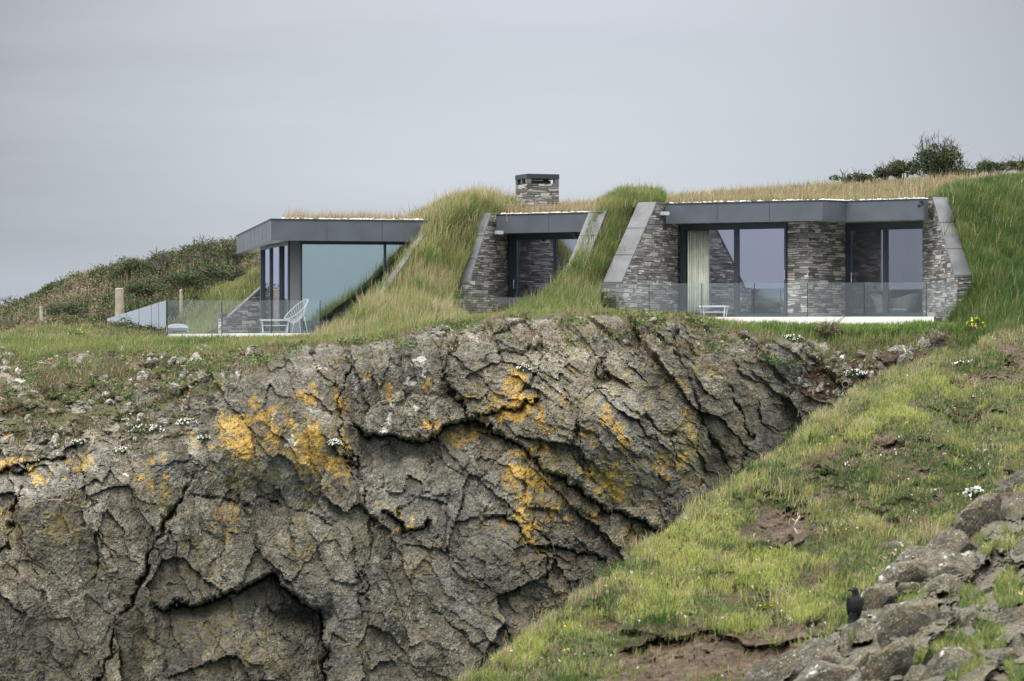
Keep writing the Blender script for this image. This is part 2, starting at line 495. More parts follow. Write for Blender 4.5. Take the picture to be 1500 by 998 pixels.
def rock_mat(name, k=1.0, warm=(1.0, 1.0, 1.0), sc=1.0):
    m, nt, out = new_mat(name); N = NT(nt)
    P = N.n('ShaderNodeTexCoord').outputs['Object']
    big = N.noise(P, 0.55 * sc, 6, 0.6, 0.4)
    mid = N.noise(P, 3.2 * sc, 7, 0.68)
    fin = N.noise(P, 17.0 * sc, 5, 0.7)
    s = lambda c: tuple(c[i] * k * warm[i] for i in range(3))
    c1 = N.ramp(mid, [(0.28, s((0.10, 0.092, 0.07))), (0.5, s((0.225, 0.205, 0.155))), (0.72, s((0.40, 0.37, 0.29)))])
    c2 = N.ramp(mid, [(0.28, s((0.10, 0.096, 0.085))), (0.5, s((0.23, 0.222, 0.195))), (0.72, s((0.42, 0.405, 0.35)))])
    c = N.mix(N.ramp(big, [(0.42, 0.0), (0.6, 1.0)]), c1, c2)
    c = N.mix(0.9, c, N.ramp(fin, [(0.32, 0.18), (0.46, 0.75), (0.58, 1.05), (0.70, 1.6)]), 'MULTIPLY')
    gr = N.noise(P, 42.0 * sc, 3, 0.8)
    c = N.mix(0.7, c, N.ramp(gr, [(0.34, 0.35), (0.5, 0.95), (0.66, 1.6)]), 'MULTIPLY')
    rust = N.noise(P, 0.9 * sc, 5, 0.6)
    c = N.mix(N.ramp(rust, [(0.55, 0.0), (0.72, 0.5)]), c, s((0.19, 0.13, 0.075)))
    # pale crust lichen specks
    vo = N.n('ShaderNodeTexVoronoi', {'Vector': P, 'Scale': 15.0 * sc}, feature='F1')
    sp = N.ramp(vo.outputs['Distance'], [(0.16, 1.0), (0.26, 0.0)])
    spm = N.ramp(N.noise(P, 1.7 * sc, 4), [(0.42, 0.15), (0.6, 1.0)])
    c = N.mix(N.math('MULTIPLY', N.math('MULTIPLY', sp, spm), 0.75), c, (0.46, 0.45, 0.38))
    # olive film, orange lichen, white lichen
    def patchy(a, lo, hi, scale, detail=5):
        nz_ = N.noise(P, scale, detail, 0.68)
        return N.ramp(N.math('ADD', N.attr(a).outputs['Fac'], N.math('MULTIPLY', N.math('SUBTRACT', nz_, 0.5), 2.3)), [(lo, 0.0), (hi, 1.0)])
    c = N.mix(N.math('MULTIPLY', patchy('olive', 0.40, 0.85, 4.0), 0.75), c, N.ramp(fin, [(0.3, (0.10, 0.085, 0.03)), (0.7, (0.27, 0.215, 0.075))]))
    oc = N.ramp(N.noise(P, 11.0, 5, 0.65), [(0.28, (0.20, 0.125, 0.03)), (0.45, (0.42, 0.25, 0.03)), (0.6, (0.55, 0.33, 0.04)), (0.75, (0.58, 0.42, 0.11))])
    hole = N.ramp(N.noise(P, 26.0, 4, 0.7), [(0.40, 0.15), (0.54, 1.0)])
    c = N.mix(N.math('MULTIPLY', N.math('MULTIPLY', patchy('lichen', 0.47, 0.70, 7.0, 8), hole), 0.82), c, oc)
    c = N.mix(N.math('MULTIPLY', patchy('white', 0.58, 0.75, 9.0), 0.85), c, (0.52, 0.50, 0.46))
    tn = N.attr('tone').outputs['Fac']      # every broken face weathers to its own shade
    c = N.mix(1.0, c, N.ramp(N.math('MULTIPLY_ADD', tn, 0.5, 0.5), [(0.0, 0.55), (0.5, 1.0), (1.0, 1.5)]), 'MULTIPLY')
    # wet streaks and dark algae, mostly on the lower cliff; blocks darken downwards
    stk = N.noise(N.n('ShaderNodeMapping', {'Vector': P, 'Scale': (2.2, 2.2, 0.28)}).outputs[0], 1.0, 5, 0.6)
    dmp = N.math('ADD', N.attr('low_dark').outputs['Fac'], N.math('MULTIPLY', N.math('SUBTRACT', stk, 0.5), 1.6))
    c = N.mix(N.math('MULTIPLY', N.ramp(dmp, [(0.25, 0.0), (0.8, 1.0)]), 0.62), c, s((0.060, 0.054, 0.044)))
    # turf and soil between the stones
    veg = N.attr('veg').outputs['Fac']; soil = N.attr('soil').outputs['Fac']
    tc_ = N.ramp(N.noise(P, 5.0, 5, 0.65), [(0.3, (0.035, 0.030, 0.018)), (0.5, (0.075, 0.075, 0.03)), (0.68, (0.10, 0.085, 0.05))])
    c = N.mix(N.ramp(veg, [(0.35, 0.0), (0.6, 1.0)]), c, tc_)
    so = N.ramp(N.noise(P, 4.0, 6, 0.7), [(0.3, (0.025, 0.016, 0.010)), (0.5, (0.068, 0.044, 0.028)), (0.72, (0.145, 0.10, 0.068))])
    c = N.mix(N.ramp(N.math('ADD', soil, N.math('MULTIPLY', N.math('SUBTRACT', mid, 0.5), 0.8)), [(0.4, 0.0), (0.6, 1.0)]), c, so)
    # worn faces are smoother than broken ones; bedding runs through in thin slanting layers
    bed = N.noise(N.n('ShaderNodeMapping', {'Vector': P, 'Rotation': (0, 0.7, 0), 'Scale': (1.2, 2.0, 7.0)}).outputs[0], 2.2 * sc, 5, 0.65)
    amt = N.ramp(N.noise(P, 1.1 * sc, 3), [(0.38, 0.25), (0.62, 1.0)])
    h = N.math('ADD', N.math('MULTIPLY', mid, 0.6), N.math('MULTIPLY', N.math('ADD', N.math('MULTIPLY', fin, 0.55), N.math('MULTIPLY', bed, 0.8)), amt))
    cr_ = N.n('ShaderNodeTexVoronoi', {'Vector': N.n('ShaderNodeMapping', {'Vector': P, 'Rotation': (0, 0.6, 0), 'Scale': (1.0, 1.0, 2.0)}).outputs[0], 'Scale': 3.0 * sc, 'Randomness': 1.0}, feature='DISTANCE_TO_EDGE')
    crk = N.ramp(cr_.outputs['Distance'], [(0.0, 0.0), (0.03, 1.0)])
    h = N.math('ADD', h, N.math('MULTIPLY', crk, N.math('MULTIPLY', amt, 0.14)))
    bp = N.n('ShaderNodeBump', {'Height': h, 'Strength': 0.8, 'Distance': 0.10 / sc})
    bs = N.n('ShaderNodeBsdfPrincipled', {'Base Color': c, 'Roughness': 0.85, 'Normal': bp.outputs[0], 'Specular IOR Level': 0.25})
    nt.links.new(bs.outputs[0], out.inputs[0])
    return m

def turf_mat(name, dark=(0.03, 0.032, 0.014), light=(0.09, 0.10, 0.035)):
    m, nt, out = new_mat(name); N = NT(nt)
    P = N.n('ShaderNodeTexCoord').outputs['Object']
    c = N.ramp(N.noise(P, 3.5, 7, 0.7), [(0.3, dark), (0.5, tuple((a + b) / 2 for a, b in zip(dark, light))), (0.7, light)])
    bp = N.n('ShaderNodeBump', {'Height': N.noise(P, 14.0, 5, 0.7), 'Strength': 0.9, 'Distance': 0.12})
    bs = N.n('ShaderNodeBsdfPrincipled', {'Base Color': c, 'Roughness': 0.9, 'Normal': bp.outputs[0], 'Specular IOR Level': 0.1})
    nt.links.new(bs.outputs[0], out.inputs[0])
    return m

M = dict(
    rock=rock_mat('cliff_rock', 0.70, (1.0, 0.975, 0.95)), crag=rock_mat('crag_rock', 0.52, (1.0, 0.98, 0.93), 1.7),
    turf=turf_mat('turf'), scrubsoil=turf_mat('scrub_ground', (0.028, 0.024, 0.016), (0.085, 0.07, 0.04)),
    grass=foliage_mat('grass_blades', 0.32), leaf=foliage_mat('leaves', 0.22), petal=foliage_mat('petals', 0.15, 0.7),
    slate=slate_mat('stacked_slate'),
    coping=simple_mat('slate_coping', (0.115, 0.118, 0.124), 0.65, 0, 0.3, 2.0, 0.15),
    fascia=simple_mat('grey_metal_fascia', (0.095, 0.109, 0.128), 0.42, 0.25, 0.13, 1.6),
    frame=simple_mat('anthracite_frame', (0.032, 0.040, 0.050), 0.4, 0.2, 0.08, 2.0),
    column=simple_mat('grey_panel', (0.10, 0.105, 0.12), 0.5, 0.1, 0.06, 1.0),
    soffit=simple_mat('soffit_board', (0.30, 0.31, 0.24), 0.35, 0.2, 0.08, 1.0),
    white=simple_mat('white_render', (0.78, 0.78, 0.76), 0.7, 0, 0.06, 1.5, 0.1),
    paving=simple_mat('terrace_paving', (0.50, 0.50, 0.49), 0.7, 0, 0.08, 2.0, 0.1),
    room=simple_mat('room_plaster', (0.42, 0.42, 0.43), 0.8, 0, 0.04, 0.5),
    roomfloor=simple_mat('room_floor', (0.26, 0.24, 0.22), 0.5, 0, 0.1, 1.2),
    enamel=simple_mat('white_enamel', (0.85, 0.85, 0.86), 0.2, 0, 0.02, 1.0),
    linen=simple_mat('white_linen', (0.80, 0.82, 0.84), 0.85, 0, 0.05, 4.0, 0.3),
    whitemetal=simple_mat('white_coated_wire', (0.40, 0.42, 0.44), 0.4, 0.0, 0.04, 5.0),
    weave=simple_mat('grey_weave', (0.42, 0.44, 0.46), 0.8, 0, 0.2, 30.0, 0.4),
    steel=simple_mat('brushed_steel', (0.62, 0.63, 0.64), 0.3, 0.9, 0.05, 5.0),
    curtain=simple_mat('sage_curtain', (0.70, 0.73, 0.62), 0.85, 0, 0.08, 6.0, 0.2),
    pebble=simple_mat('white_pebble', (0.60, 0.58, 0.55), 0.8, 0, 0.25, 9.0, 0.3),
    wood=simple_mat('weathered_wood', (0.36, 0.31, 0.25), 0.85, 0, 0.25, 6.0, 0.5),
    bark=simple_mat('grey_bark', (0.085, 0.070, 0.055), 0.9, 0, 0.3, 8.0, 0.5),
    twig=simple_mat('bleached_twig', (0.55, 0.49, 0.40), 0.85, 0, 0.2, 12.0, 0.4),
    black=simple_mat('black_fitting', (0.012, 0.012, 0.014), 0.5, 0, 0.1, 5.0),
    clay=simple_mat('drain_pipe', (0.20, 0.16, 0.12), 0.8, 0, 0.2, 6.0, 0.3),
    feather=simple_mat('crow_feathers', (0.008, 0.008, 0.011), 0.55, 0, 0.4, 40.0, 0.6, 0.25),
    sea=simple_mat('sea_water', (0.05, 0.10, 0.12), 0.25, 0, 0.2, 0.02, 0.3),
    bathglass=glass_mat('bathroom_glass', 0.15, 0.9, (0.96, 0.98, 0.97), (0.84, 0.84, 1.0)),
    glass=glass_mat('coated_glass', 0.34, 0.9, (0.94, 0.97, 0.96), (0.82, 0.83, 1.0)),
    tealglass=glass_mat('sea_glass', 0.37, 0.9, (0.86, 0.94, 0.93), (0.78, 0.93, 0.95)),
    screen=glass_mat('screen_glass', 0.10, 1.7, (0.965, 0.985, 0.98), (0.98, 1.0, 1.0)),
    clear=glass_mat('balustrade_glass', 0.045, 1.0, (0.965, 0.985, 0.98), (0.95, 1.0, 1.0)),
)

# ------------------------------------------------------------------ terrain: cliff and headland
CLIFF_COLS = [
    (-540, [(1160, 65.5), (780, 67.0), (690, 68.0), (610, 70.0), (560, 72.0), (518, 76.5), (506, 80.5), (506, 86)]),  # photo column: bottom, lower face, upper face, under the lip, lip, headland, house front, under the house
    (-110, [(1160, 63.5), (780, 65.0), (690, 66.0), (610, 68.0), (560, 70.0), (514, 74.5), (503, 79.5), (503, 86)]),
    (60,   [(1160, 63.5), (780, 65.0), (680, 66.0), (600, 68.0), (555, 70.0), (513, 74.5), (500, 79.5), (500, 86)]),
    (200,  [(1160, 63.5), (780, 65.0), (672, 65.8), (598, 68.0), (548, 70.2), (512, 74.0), (499, 77.4), (498, 86)]),
    (300,  [(1160, 63.5), (760, 65.0), (650, 65.6), (578, 66.9), (532, 69.0), (510, 73.0), (499.5, 76.8), (498, 86)]),
    (400,  [(1160, 63.5), (760, 65.0), (610, 65.2), (545, 66.2), (512, 68.2), (506, 72.2), (499.5, 76.4), (498, 86)]),
    (540,  [(1160, 63.8), (760, 65.6), (620, 66.3), (535, 66.8), (503, 68.2), (497, 71.0), (490, 76.0), (489, 86)]),
    (700,  [(1160, 63.8), (760, 65.8), (630, 66.5), (520, 67.0), (474, 68.6), (471, 71.5), (468, 76.0), (469, 86)]),
    (850,  [(1160, 64.5), (760, 65.8), (620, 66.0), (520, 67.0), (464, 68.6), (461, 71.0), (466, 76.0), (469, 86)]),
    (1000, [(1160, 66.0), (760, 67.2), (620, 67.6), (530, 68.2), (473, 69.4), (466, 72.0), (473, 75.2), (476, 86)]),
    (1090, [(1160, 67.5), (760, 68.8), (640, 69.2), (550, 69.8), (496, 71.0), (482, 73.0), (480, 74.8), (476, 86)]),
    (1160, [(1160, 70.0), (760, 71.0), (650, 71.4), (570, 71.6), (512, 71.6), (491, 72.6), (481, 74.1), (474, 86)]),
    (1230, [(1160, 71.2), (760, 71.0), (660, 71.0), (595, 71.1), (545, 71.5), (500, 72.5), (482, 73.9), (474, 86)]),
    (1310, [(1160, 71.0), (760, 70.9), (660, 70.8), (590, 71.0), (540, 71.4), (499, 72.3), (481, 73.8), (473, 86)]),
    (1420, [(1160, 71.0), (760, 70.9), (660, 70.8), (590, 71.0), (535, 71.3), (498, 72.0), (480, 73.8), (471, 86)]),
    (1620, [(1160, 71.0), (760, 70.9), (660, 70.8), (590, 71.0), (535, 71.6), (500, 73.0), (480, 74.6), (464, 86)]),
    (1920, [(1160, 71.0), (760, 70.9), (660, 70.8), (590, 71.0), (535, 71.8), (500, 73.2), (480, 74.6), (464, 86)]),
]
cc = np.array([[(px, py, Y) for py, Y in nodes] for px, nodes in CLIFF_COLS]).transpose(1, 0, 2)  # rows, cols, 3
cpx = np.array([c[0] for c in CLIFF_COLS], float)
seg_n = [190, 62, 56, 46, 44, 44, 20]
tr = np.concatenate([i + np.arange(n) / n for i, n in enumerate(seg_n)] + [[7.0]])
pxs = np.concatenate([np.arange(-520, -40, 7.0), np.arange(-40, 1540, 1.75), np.arange(1540, 1900, 7.0)])
tcol = np.interp(pxs, cpx, np.arange(len(cpx)))
g = patch(cc, tr, tcol)
g[..., 0] = pxs[None, :]
TR = np.repeat(tr[:, None], len(pxs), 1)
PX, PY = g[..., 0], g[..., 1].copy()
X = PX / 63.5; Z = PY / 63.5                       # metres across and down the face

# how much of each place is bare rock face and how much is turf
left = sstep(420, 250, PX)
gul = sstep(1120, 1240, PX)
edge = 3.9 - 1.35 * left - 0.3 * gul
wob_ = 0.55 * fbm(X * 0.9, Z * 0.9, 4, 5)
veg = sstep(-0.15, 0.25, TR - edge + wob_)
face = 1 - sstep(3.5, 4.6, TR - 0.15 * wob_)
shelf = left * sstep(1.7, 2.6, TR) * (1 - sstep(4.6, 5.1, TR))

def rocky(X, Z, ang, seed, k=1.0, fine=1.0):
    ca, sa = math.cos(ang), math.sin(ang)
    wx = 0.13 * fbm(X * 0.6, Z * 0.6, 2, seed + 1) + 0.055 * fbm(X * 4.0, Z * 4.0, 3, seed + 11)
    wz = 0.13 * fbm(X * 0.6, Z * 0.6, 2, seed + 2) + 0.055 * fbm(X * 4.0, Z * 4.0, 3, seed + 12)
    u = (X + wx) * ca + (Z + wz) * sa; v = -(X + wx) * sa + (Z + wz) * ca
    d = np.zeros(X.shape); crack = np.zeros(X.shape)
    tone = np.zeros(X.shape)
    rough = 0.25 + 0.75 * sstep(-.25, .45, fbm(X * 0.75, Z * 0.75, 3, seed + 13))
    for sx, sy, off, tilt, cw, cd, sd_ in ((2.3, 1.3, 0.24, 0.34, 0.018, 0.14, 1), (0.95, 0.46, 0.10, 0.40, 0.016, 0.05, 2), (0.42, 0.19, 0.040, 0.50, 0.03, 0.02, 3), (0.17, 0.08, 0.016, 0.5, 0.0, 0.0, 4)):
        f1, f2, r, ox, oy = worley(u / sx, v / sy, seed + sd_)
        cell = off * (r[..., 2] - 0.5) + tilt * ((r[..., 3] - 0.5) * ox * sx + (r[..., 4] - 0.30) * oy * sy) * 1.6
        tone += (0.0, 1.0, 0.8, 0.5, 0.0)[sd_] * (r[..., 6] - 0.5)
        d += cell * (fine * rough if sd_ > 2 else 1)
        if cd: crack = np.maximum(crack, (1 - sstep(0.0, cw, f2 - f1)) * cd * 0.55 * (r[..., 5] > (0.30 if sd_ == 1 else 0.60)))
    d += 0.16 * fbm(X * 0.5, Z * 0.5, 3, seed + 7) + 0.035 * fbm(u * 3.1, v * 6.5, 4, seed + 8) + fine * 0.022 * fbm(u * 11, v * 17, 4, seed + 9, 0.65)
    ridge = 1 - np.abs(fbm(u * 1.3, v * 2.6, 5, seed + 10, 0.6)); d += 0.10 * (ridge - 0.6)
    return (d - crack) * k, tone

ang = np.where(PX > 640, 0.62, 0.12)
(dl, tl), (dr, trr) = rocky(X, Z, 1.30, 20, 0.66, 0.8), rocky(X, Z, 0.80, 40, 0.90, 0.9)
wr = sstep(560, 760, PX + 60 * perlin(X * 0.7, Z * 0.7, 3))
disp = dl * (1 - wr) + dr * wr; tone = tl * (1 - wr) + trr * wr

# the big breaks of this cliff: the mass on one side of a line stands proud of the other
wpx = PX + 11 * fbm(X * 1.6, Z * 1.6, 5, 61, 0.6); wpy = PY + 10 * fbm(X * 1.6, Z * 1.6, 5, 62, 0.6)
def ledge(pts, height, reach, lip=3.0):
    """rock above the line overhangs: step of `height` that fades over `reach` pixels below"""
    global disp
    d, s, a = seg_dist(wpx, wpy, pts)
    ends = sstep(0, 0.08, a) * sstep(1, 0.92, a)
    below = s > 0
    disp = disp - np.where(below, height * np.exp(-d / reach), 0) * ends
    disp = disp + np.where(~below, 0.35 * height * np.exp(-d / (reach * 0.5)), 0) * ends
    disp = disp - 0.22 * np.exp(-(d / (lip * 0.7)) ** 2) * ends * sstep(0.0, 0.3, height)
def crackline(pts, depth, w):
    global disp
    d, s, a = seg_dist(wpx, wpy, pts)
    ends = sstep(0, 0.06, a) * sstep(1, 0.94, a)
    m_ = 0.75 + 0.9 * perlin(a * 9 + depth * 7, a * 0 + w, 65)
    disp = disp - 0.60 * depth * np.clip(m_, .15, 1.3) * np.exp(-(d / (w * 0.62 * np.clip(m_, .5, 1.4))) ** 2) * ends
ledge([(505, 622), (560, 642), (630, 640), (690, 612), (735, 640), (790, 672), (835, 705), (880, 742), (930, 765), (985, 782)], 0.46, 40, 5)
ledge([(215, 892), (290, 880), (345, 862), (392, 848), (425, 868), (462, 888), (478, 930), (484, 1010), (480, 1160)], 0.55, 60, 5)
ledge([(655, 560), (690, 612), (740, 600), (800, 585)], 0.22, 20, 3)
ledge([(700, 752), (750, 765), (800, 812), (850, 800), (905, 830)], 0.22, 22, 3)
ledge([(560, 752), (600, 775), (640, 770)], 0.30, 18, 4)
ledge([(-100, 700), (20, 690), (60, 676), (110, 668)], 0.25, 14, 3)
crackline([(277, 700), (262, 742), (232, 790), (205, 842), (188, 890), (165, 945), (140, 1010), (110, 1160)], 0.75, 6)
crackline([(277, 728), (340, 733), (400, 735), (440, 750), (492, 768)], 0.34, 3.5)
crackline([(30, 700), (22, 750), (8, 800), (-30, 850)], 0.5, 5)
crackline([(520, 520), (498, 570), (494, 640), (520, 690), (545, 760), (530, 900)], 0.35, 3.5)
crackline([(668, 480), (650, 545), (655, 565)], 0.30, 4)
crackline([(985, 478), (1002, 540), (1030, 600), (1050, 650), (1062, 690)], 0.55, 7)
crackline([(900, 490), (880, 560), (930, 610), (985, 640), (1010, 700)], 0.3, 4)
crackline([(845, 600), (838, 660), (860, 690), (920, 680)], 0.25, 3)
crackline([(800, 470), (790, 540), (760, 590)], 0.28, 4)
crackline([(1062, 560), (1095, 640), (1085, 720)], 0.4, 6)
crackline([(1120, 520), (1150, 580), (1160, 660)], 0.35, 7)
crackline([(640, 640), (625, 720), (585, 750), (560, 850)], 0.22, 3)
crackline([(760, 690), (780, 760), (795, 840), (785, 930)], 0.28, 3)
crackline([(130, 700), (150, 800), (120, 900)], 0.22, 3)
# hollow below the left buttress, hole under the turf on the left
def dent(px, py, rx, ry, depth):
    global disp
    q = ((wpx - px) / rx) ** 2 + ((wpy - py) / ry) ** 2
    disp = disp - depth * np.exp(-q * 1.3)
dent(585, 668, 75, 34, 0.45)
dent(440, 905, 45, 28, 0.8)
dent(238, 540, 34, 9, 0.9)
dent(1040, 690, 40, 40, 0.35)
dent(340, 660, 130, 60, -0.40)
dent(870, 640, 150, 90, -0.30)

lump = 0.22 * fbm(X * 1.5, Z * 3.2, 4, 71) + 0.07 * fbm(X * 5, Z * 9, 3, 72)
Y = g[..., 2] - disp * np.maximum(face, 0.55 * shelf) - lump * shelf * 1.2
Gc = W(PX, PY, Y)
plat = sstep(4.0, 4.8, TR)
Gc[..., 2] += 0.42 * np.clip(disp, -.5, .42) * sstep(2.5, 3.3, TR) * (1 - sstep(4.0, 4.5, TR)) * (1 - .6 * left)
Gc[..., 2] += plat * (0.05 * fbm(Gc[..., 0] * 0.9, Gc[..., 1] * 0.9, 4, 73) + 0.03 * np.abs(fbm(Gc[..., 0] * 2.5, Gc[..., 1] * 2.5, 3, 74))) * sstep(7.0, 5.5, TR)
Gc[..., 2] += gul * sstep(3.2, 4.2, TR) * (1 - sstep(5.2, 5.9, TR)) * (0.20 * np.abs(fbm(X * 1.6, Z * 2.6, 4, 75)) + 0.08 * fbm(X * 5, Z * 7, 3, 76))

def blobs(lst):
    m = np.zeros(PX.shape)
    bx = PX + 14 * fbm(X * 2.2, Z * 2.2, 3, 81); by = PY + 14 * fbm(X * 2.2, Z * 2.2, 3, 82)
    for px, py, rx, ry, s in lst:
        q = ((bx - px) / rx) ** 2 + ((by - py) / ry) ** 2
        m = np.maximum(m, s * np.exp(-q * 0.50))
    return m
LICHEN = [(340, 625, 24, 16, 1), (350, 650, 30, 20, .95), (400, 640, 12, 26, .95), (372, 612, 30, 9, .9), (450, 655, 20, 28, 1), (485, 682, 20, 15, 1), (468, 672, 26, 14, .9),
          (448, 578, 16, 10, 1), (425, 612, 12, 6, .8), (500, 596, 7, 16, .95), (626, 560, 5, 10, .9), (690, 578, 8, 14, .75), (688, 642, 14, 9, .85), (756, 560, 10, 18, 1),
          (745, 605, 22, 14, 1.05), (768, 590, 16, 12, .95), (797, 615, 9, 22, 1), (770, 660, 18, 9, 1), (765, 688, 20, 9, 1.05), (790, 708, 18, 12, 1), (752, 700, 8, 18, .8),
          (765, 745, 9, 24, .9), (778, 775, 8, 22, .9), (788, 800, 6, 14, .8), (905, 628, 12, 10, 1), (915, 650, 8, 16, 1), (893, 612, 10, 8, .85), (862, 692, 12, 10, .95), (898, 716, 20, 12, .98), (895, 695, 22, 9, .75),
          (1005, 668, 10, 9, .85), (1000, 690, 9, 14, .65), (1010, 640, 8, 10, .6), (963, 735, 9, 5, .85), (940, 600, 10, 4, .7), (820, 585, 6, 6, .7), (840, 520, 5, 8, .6),
          (25, 612, 7, 10, .95), (30, 622, 12, 6, .7), (76, 602, 6, 9, .9), (18, 682, 30, 8, .9), (118, 687, 20, 6, .8), (98, 676, 10, 6, .7), (215, 672, 12, 8, .8), (218, 705, 6, 14, .65), (280, 642, 14, 9, .65), (935, 790, 22, 22, .55), (830, 870, 20, 12, .55), (15, 735, 6, 8, .7)]
OLIVE = [(370, 680, 90, 50, .6), (470, 650, 60, 60, .6), (90, 770, 34, 40, .75), (170, 790, 20, 40, .5), (245, 735, 18, 30, .8), (300, 800, 30, 20, .6), (310, 900, 60, 60, .65), (390, 950, 60, 50, .55), (350, 985, 50, 30, .6), (790, 690, 60, 60, .7),
         (770, 770, 24, 60, .7), (900, 700, 60, 45, .7), (1005, 665, 26, 46, .9), (935, 795, 34, 40, .95), (820, 890, 40, 26, .7), (960, 560, 60, 40, .55), (880, 560, 60, 30, .5), (1050, 545, 30, 20, .6), (1020, 530, 14, 30, .6), (700, 560, 40, 60, .45), (60, 960, 60, 40, .5), (150, 640, 20, 30, .4), (640, 640, 60, 10, .7), (830, 600, 40, 40, .5), (700, 780, 60, 40, .4)]
WHITE = [(616, 538, 7, 7, 1), (606, 562, 10, 5, .95), (560, 612, 8, 6, .8), (563, 620, 5, 5, 1), (575, 602, 8, 9, .75), (608, 598, 10, 7, .8), (430, 655, 8, 10, .8), (425, 640, 5, 6, .7), (395, 615, 6, 8, .7), (530, 556, 6, 7, .7), (535, 560, 26, 12, .55), (470, 540, 22, 12, .5),
         (345, 548, 5, 8, .95), (320, 545, 9, 6, .8), (178, 592, 10, 7, .85), (142, 566, 8, 4, .95), (100, 690, 3, 3, 1), (182, 692, 4, 3, 1), (120, 850, 5, 7, .6), (150, 850, 3, 3, .9), (300, 690, 10, 6, .6), (870, 470, 40, 6, .5), (950, 505, 18, 8, .6), (1080, 505, 20, 8, .55), (640, 500, 30, 10, .5), (700, 500, 6, 14, .5)]
lich, oliv, whit = blobs(LICHEN), blobs(OLIVE), blobs(WHITE)
lich = np.maximum(lich, 0.62 * sstep(.30, .62, fbm(X * 1.5, Z * 1.0, 4, 98)) * sstep(900, 720, PY) * sstep(505, 560, PY) * sstep(1100, 1000, PX))
oliv = np.maximum(oliv, 0.5 * sstep(.05, .5, fbm(X * .8, Z * .6, 4, 99)))
low_dark = 0.55 * sstep(620, 860, PY) + 0.35 * sstep(900, 1080, PX) * sstep(560, 640, PY)
soilm = 0.85 * sstep(1150, 1200, PX) * sstep(1390, 1330, PX) * np.exp(-((PY - (560 - 0.12 * (PX - 1230))) / 26) ** 2) * (0.6 + 0.9 * (fbm(X * 2, Z * 2, 3, 91) > -0.05))
soilm = np.maximum(soilm, shelf * sstep(0.25, 0.55, fbm(X * 1.6, Z * 3, 4, 92)) * 0.8)
soilm = np.maximum(soilm, 0.7 * np.exp(-((PX - 980) / 130) ** 2 - ((PY - 466) / 7) ** 2))
vegm = veg * (1 - 0.75 * sstep(0.05, 0.35, fbm(X * 1.1, Z * 1.8, 4, 93)) * np.maximum(shelf, gul * (1 - sstep(5.0, 5.6, TR))))
cliff_me = grid_mesh('cliff', Gc, False, dict(lichen=lich * (1 - 0.5 * veg), olive=oliv, white=whit, veg=vegm, soil=soilm, low_dark=low_dark, tone=tone))
cliff = tag(link('cliff', cliff_me, M['rock']), 'grey brown sea cliff with orange lichen below the turf-roofed house', 'cliff', kind='structure')
pick_px, pick_py = project(Gc)
def on_cliff(px, py):
    """the point of the cliff that stands at this place of its face"""
    d = np.hypot(pick_px - px, pick_py - py) + 0.4 * (Gc[..., 1] - 64)
    i = np.unravel_index(np.argmin(d), d.shape)
    return Vector(Gc[i])

# ------------------------------------------------------------------ terrain: the near grassy spur
SP = [(540, 1105, 31.0, 29.5), (600, 1062, 32.5, 30.0), (680, 998, 34.0, 30.0), (760, 938, 35.6, 29.5), (820, 893, 37.0, 29.0), (890, 842, 38.6, 28.6), (960, 790, 40.5, 28.0), (1030, 742, 43.0, 27.5), (1100, 690, 46.0, 27.0), (1150, 645, 48.5, 26.5), (1200, 605, 51.0, 26.0),
      (1250, 570, 54.0, 25.5), (1300, 548, 57.0, 25.0), (1350, 524, 60.0, 24.4), (1400, 506, 63.0, 23.8), (1450, 492, 65.0, 23.3), (1500, 482, 66.5, 22.8), (1640, 466, 69.0, 22.0), (2000, 452, 72.0, 19.5), (2700, 440, 75.0, 16.5)]
sp = np.array(SP, float)
spx = np.concatenate([np.arange(545, 1580, 1.75), np.arange(1580, 2700, 9.0)])
crest = np.interp(spx, sp[:, 0], sp[:, 1]); cy_ = np.interp(spx, sp[:, 0], sp[:, 2]); by_ = np.interp(spx, sp[:, 0], sp[:, 3])
crest = crest + 3.5 * np.abs(fbm(spx / 30.0, spx * 0 + 7, 3, 105)) + 11 * fbm(spx / 130.0, spx * 0 + 3.3, 2, 104) + 8 * fbm(spx / 60.0, spx * 0, 3, 101) + 4.5 * fbm(spx / 20.0, spx * 0, 3, 102)
nr = 330
tt = np.linspace(0, 1, nr) ** 0.9
PXf = np.repeat(spx[None, :], nr, 0)
PYf = crest[None, :] + (1150 - crest[None, :]) * tt[:, None]
invY = (1 / cy_)[None, :] + ((1 / by_) - (1 / cy_))[None, :] * ((PYf - crest[None, :]) / (1150 - crest[None, :]))
Yf = 1 / invY
# the far side of the spur falls away into the gully
back_py = np.stack([crest + 150, crest + 70, crest + 22, crest + 4], 0)
back_Y = np.stack([cy_ + 6.5, cy_ + 4.2, cy_ + 2.2, cy_ + 0.9], 0)
PXf = np.concatenate([np.repeat(spx[None, :], 4, 0), PXf], 0); PYf = np.concatenate([back_py, PYf], 0); Yf = np.concatenate([back_Y, Yf], 0)
U = PXf / 125.0; V = PYf / 125.0
depth_below = PYf - np.concatenate([np.full((4, len(spx)), -50.0), np.zeros((nr, len(spx)))], 0) - crest[None, :]
def poly_mask(pts, soft):
    inside = np.zeros(PXf.shape, bool); n = len(pts)
    ux = PXf + 10 * fbm(U * 2, V * 2, 4, 111); uy = PYf + 10 * fbm(U * 2, V * 2, 4, 112)
    for i in range(n):
        x0, y0 = pts[i]; x1, y1 = pts[(i + 1) % n]
        cnd = ((y0 > uy) != (y1 > uy)) & (ux < (x1 - x0) * (uy - y0) / (y1 - y0 + 1e-9) + x0)
        inside ^= cnd
    d, _, _ = seg_dist(ux, uy, list(pts) + [pts[0]])
    return np.where(inside, sstep(-soft, soft, d), sstep(soft, -soft, d))
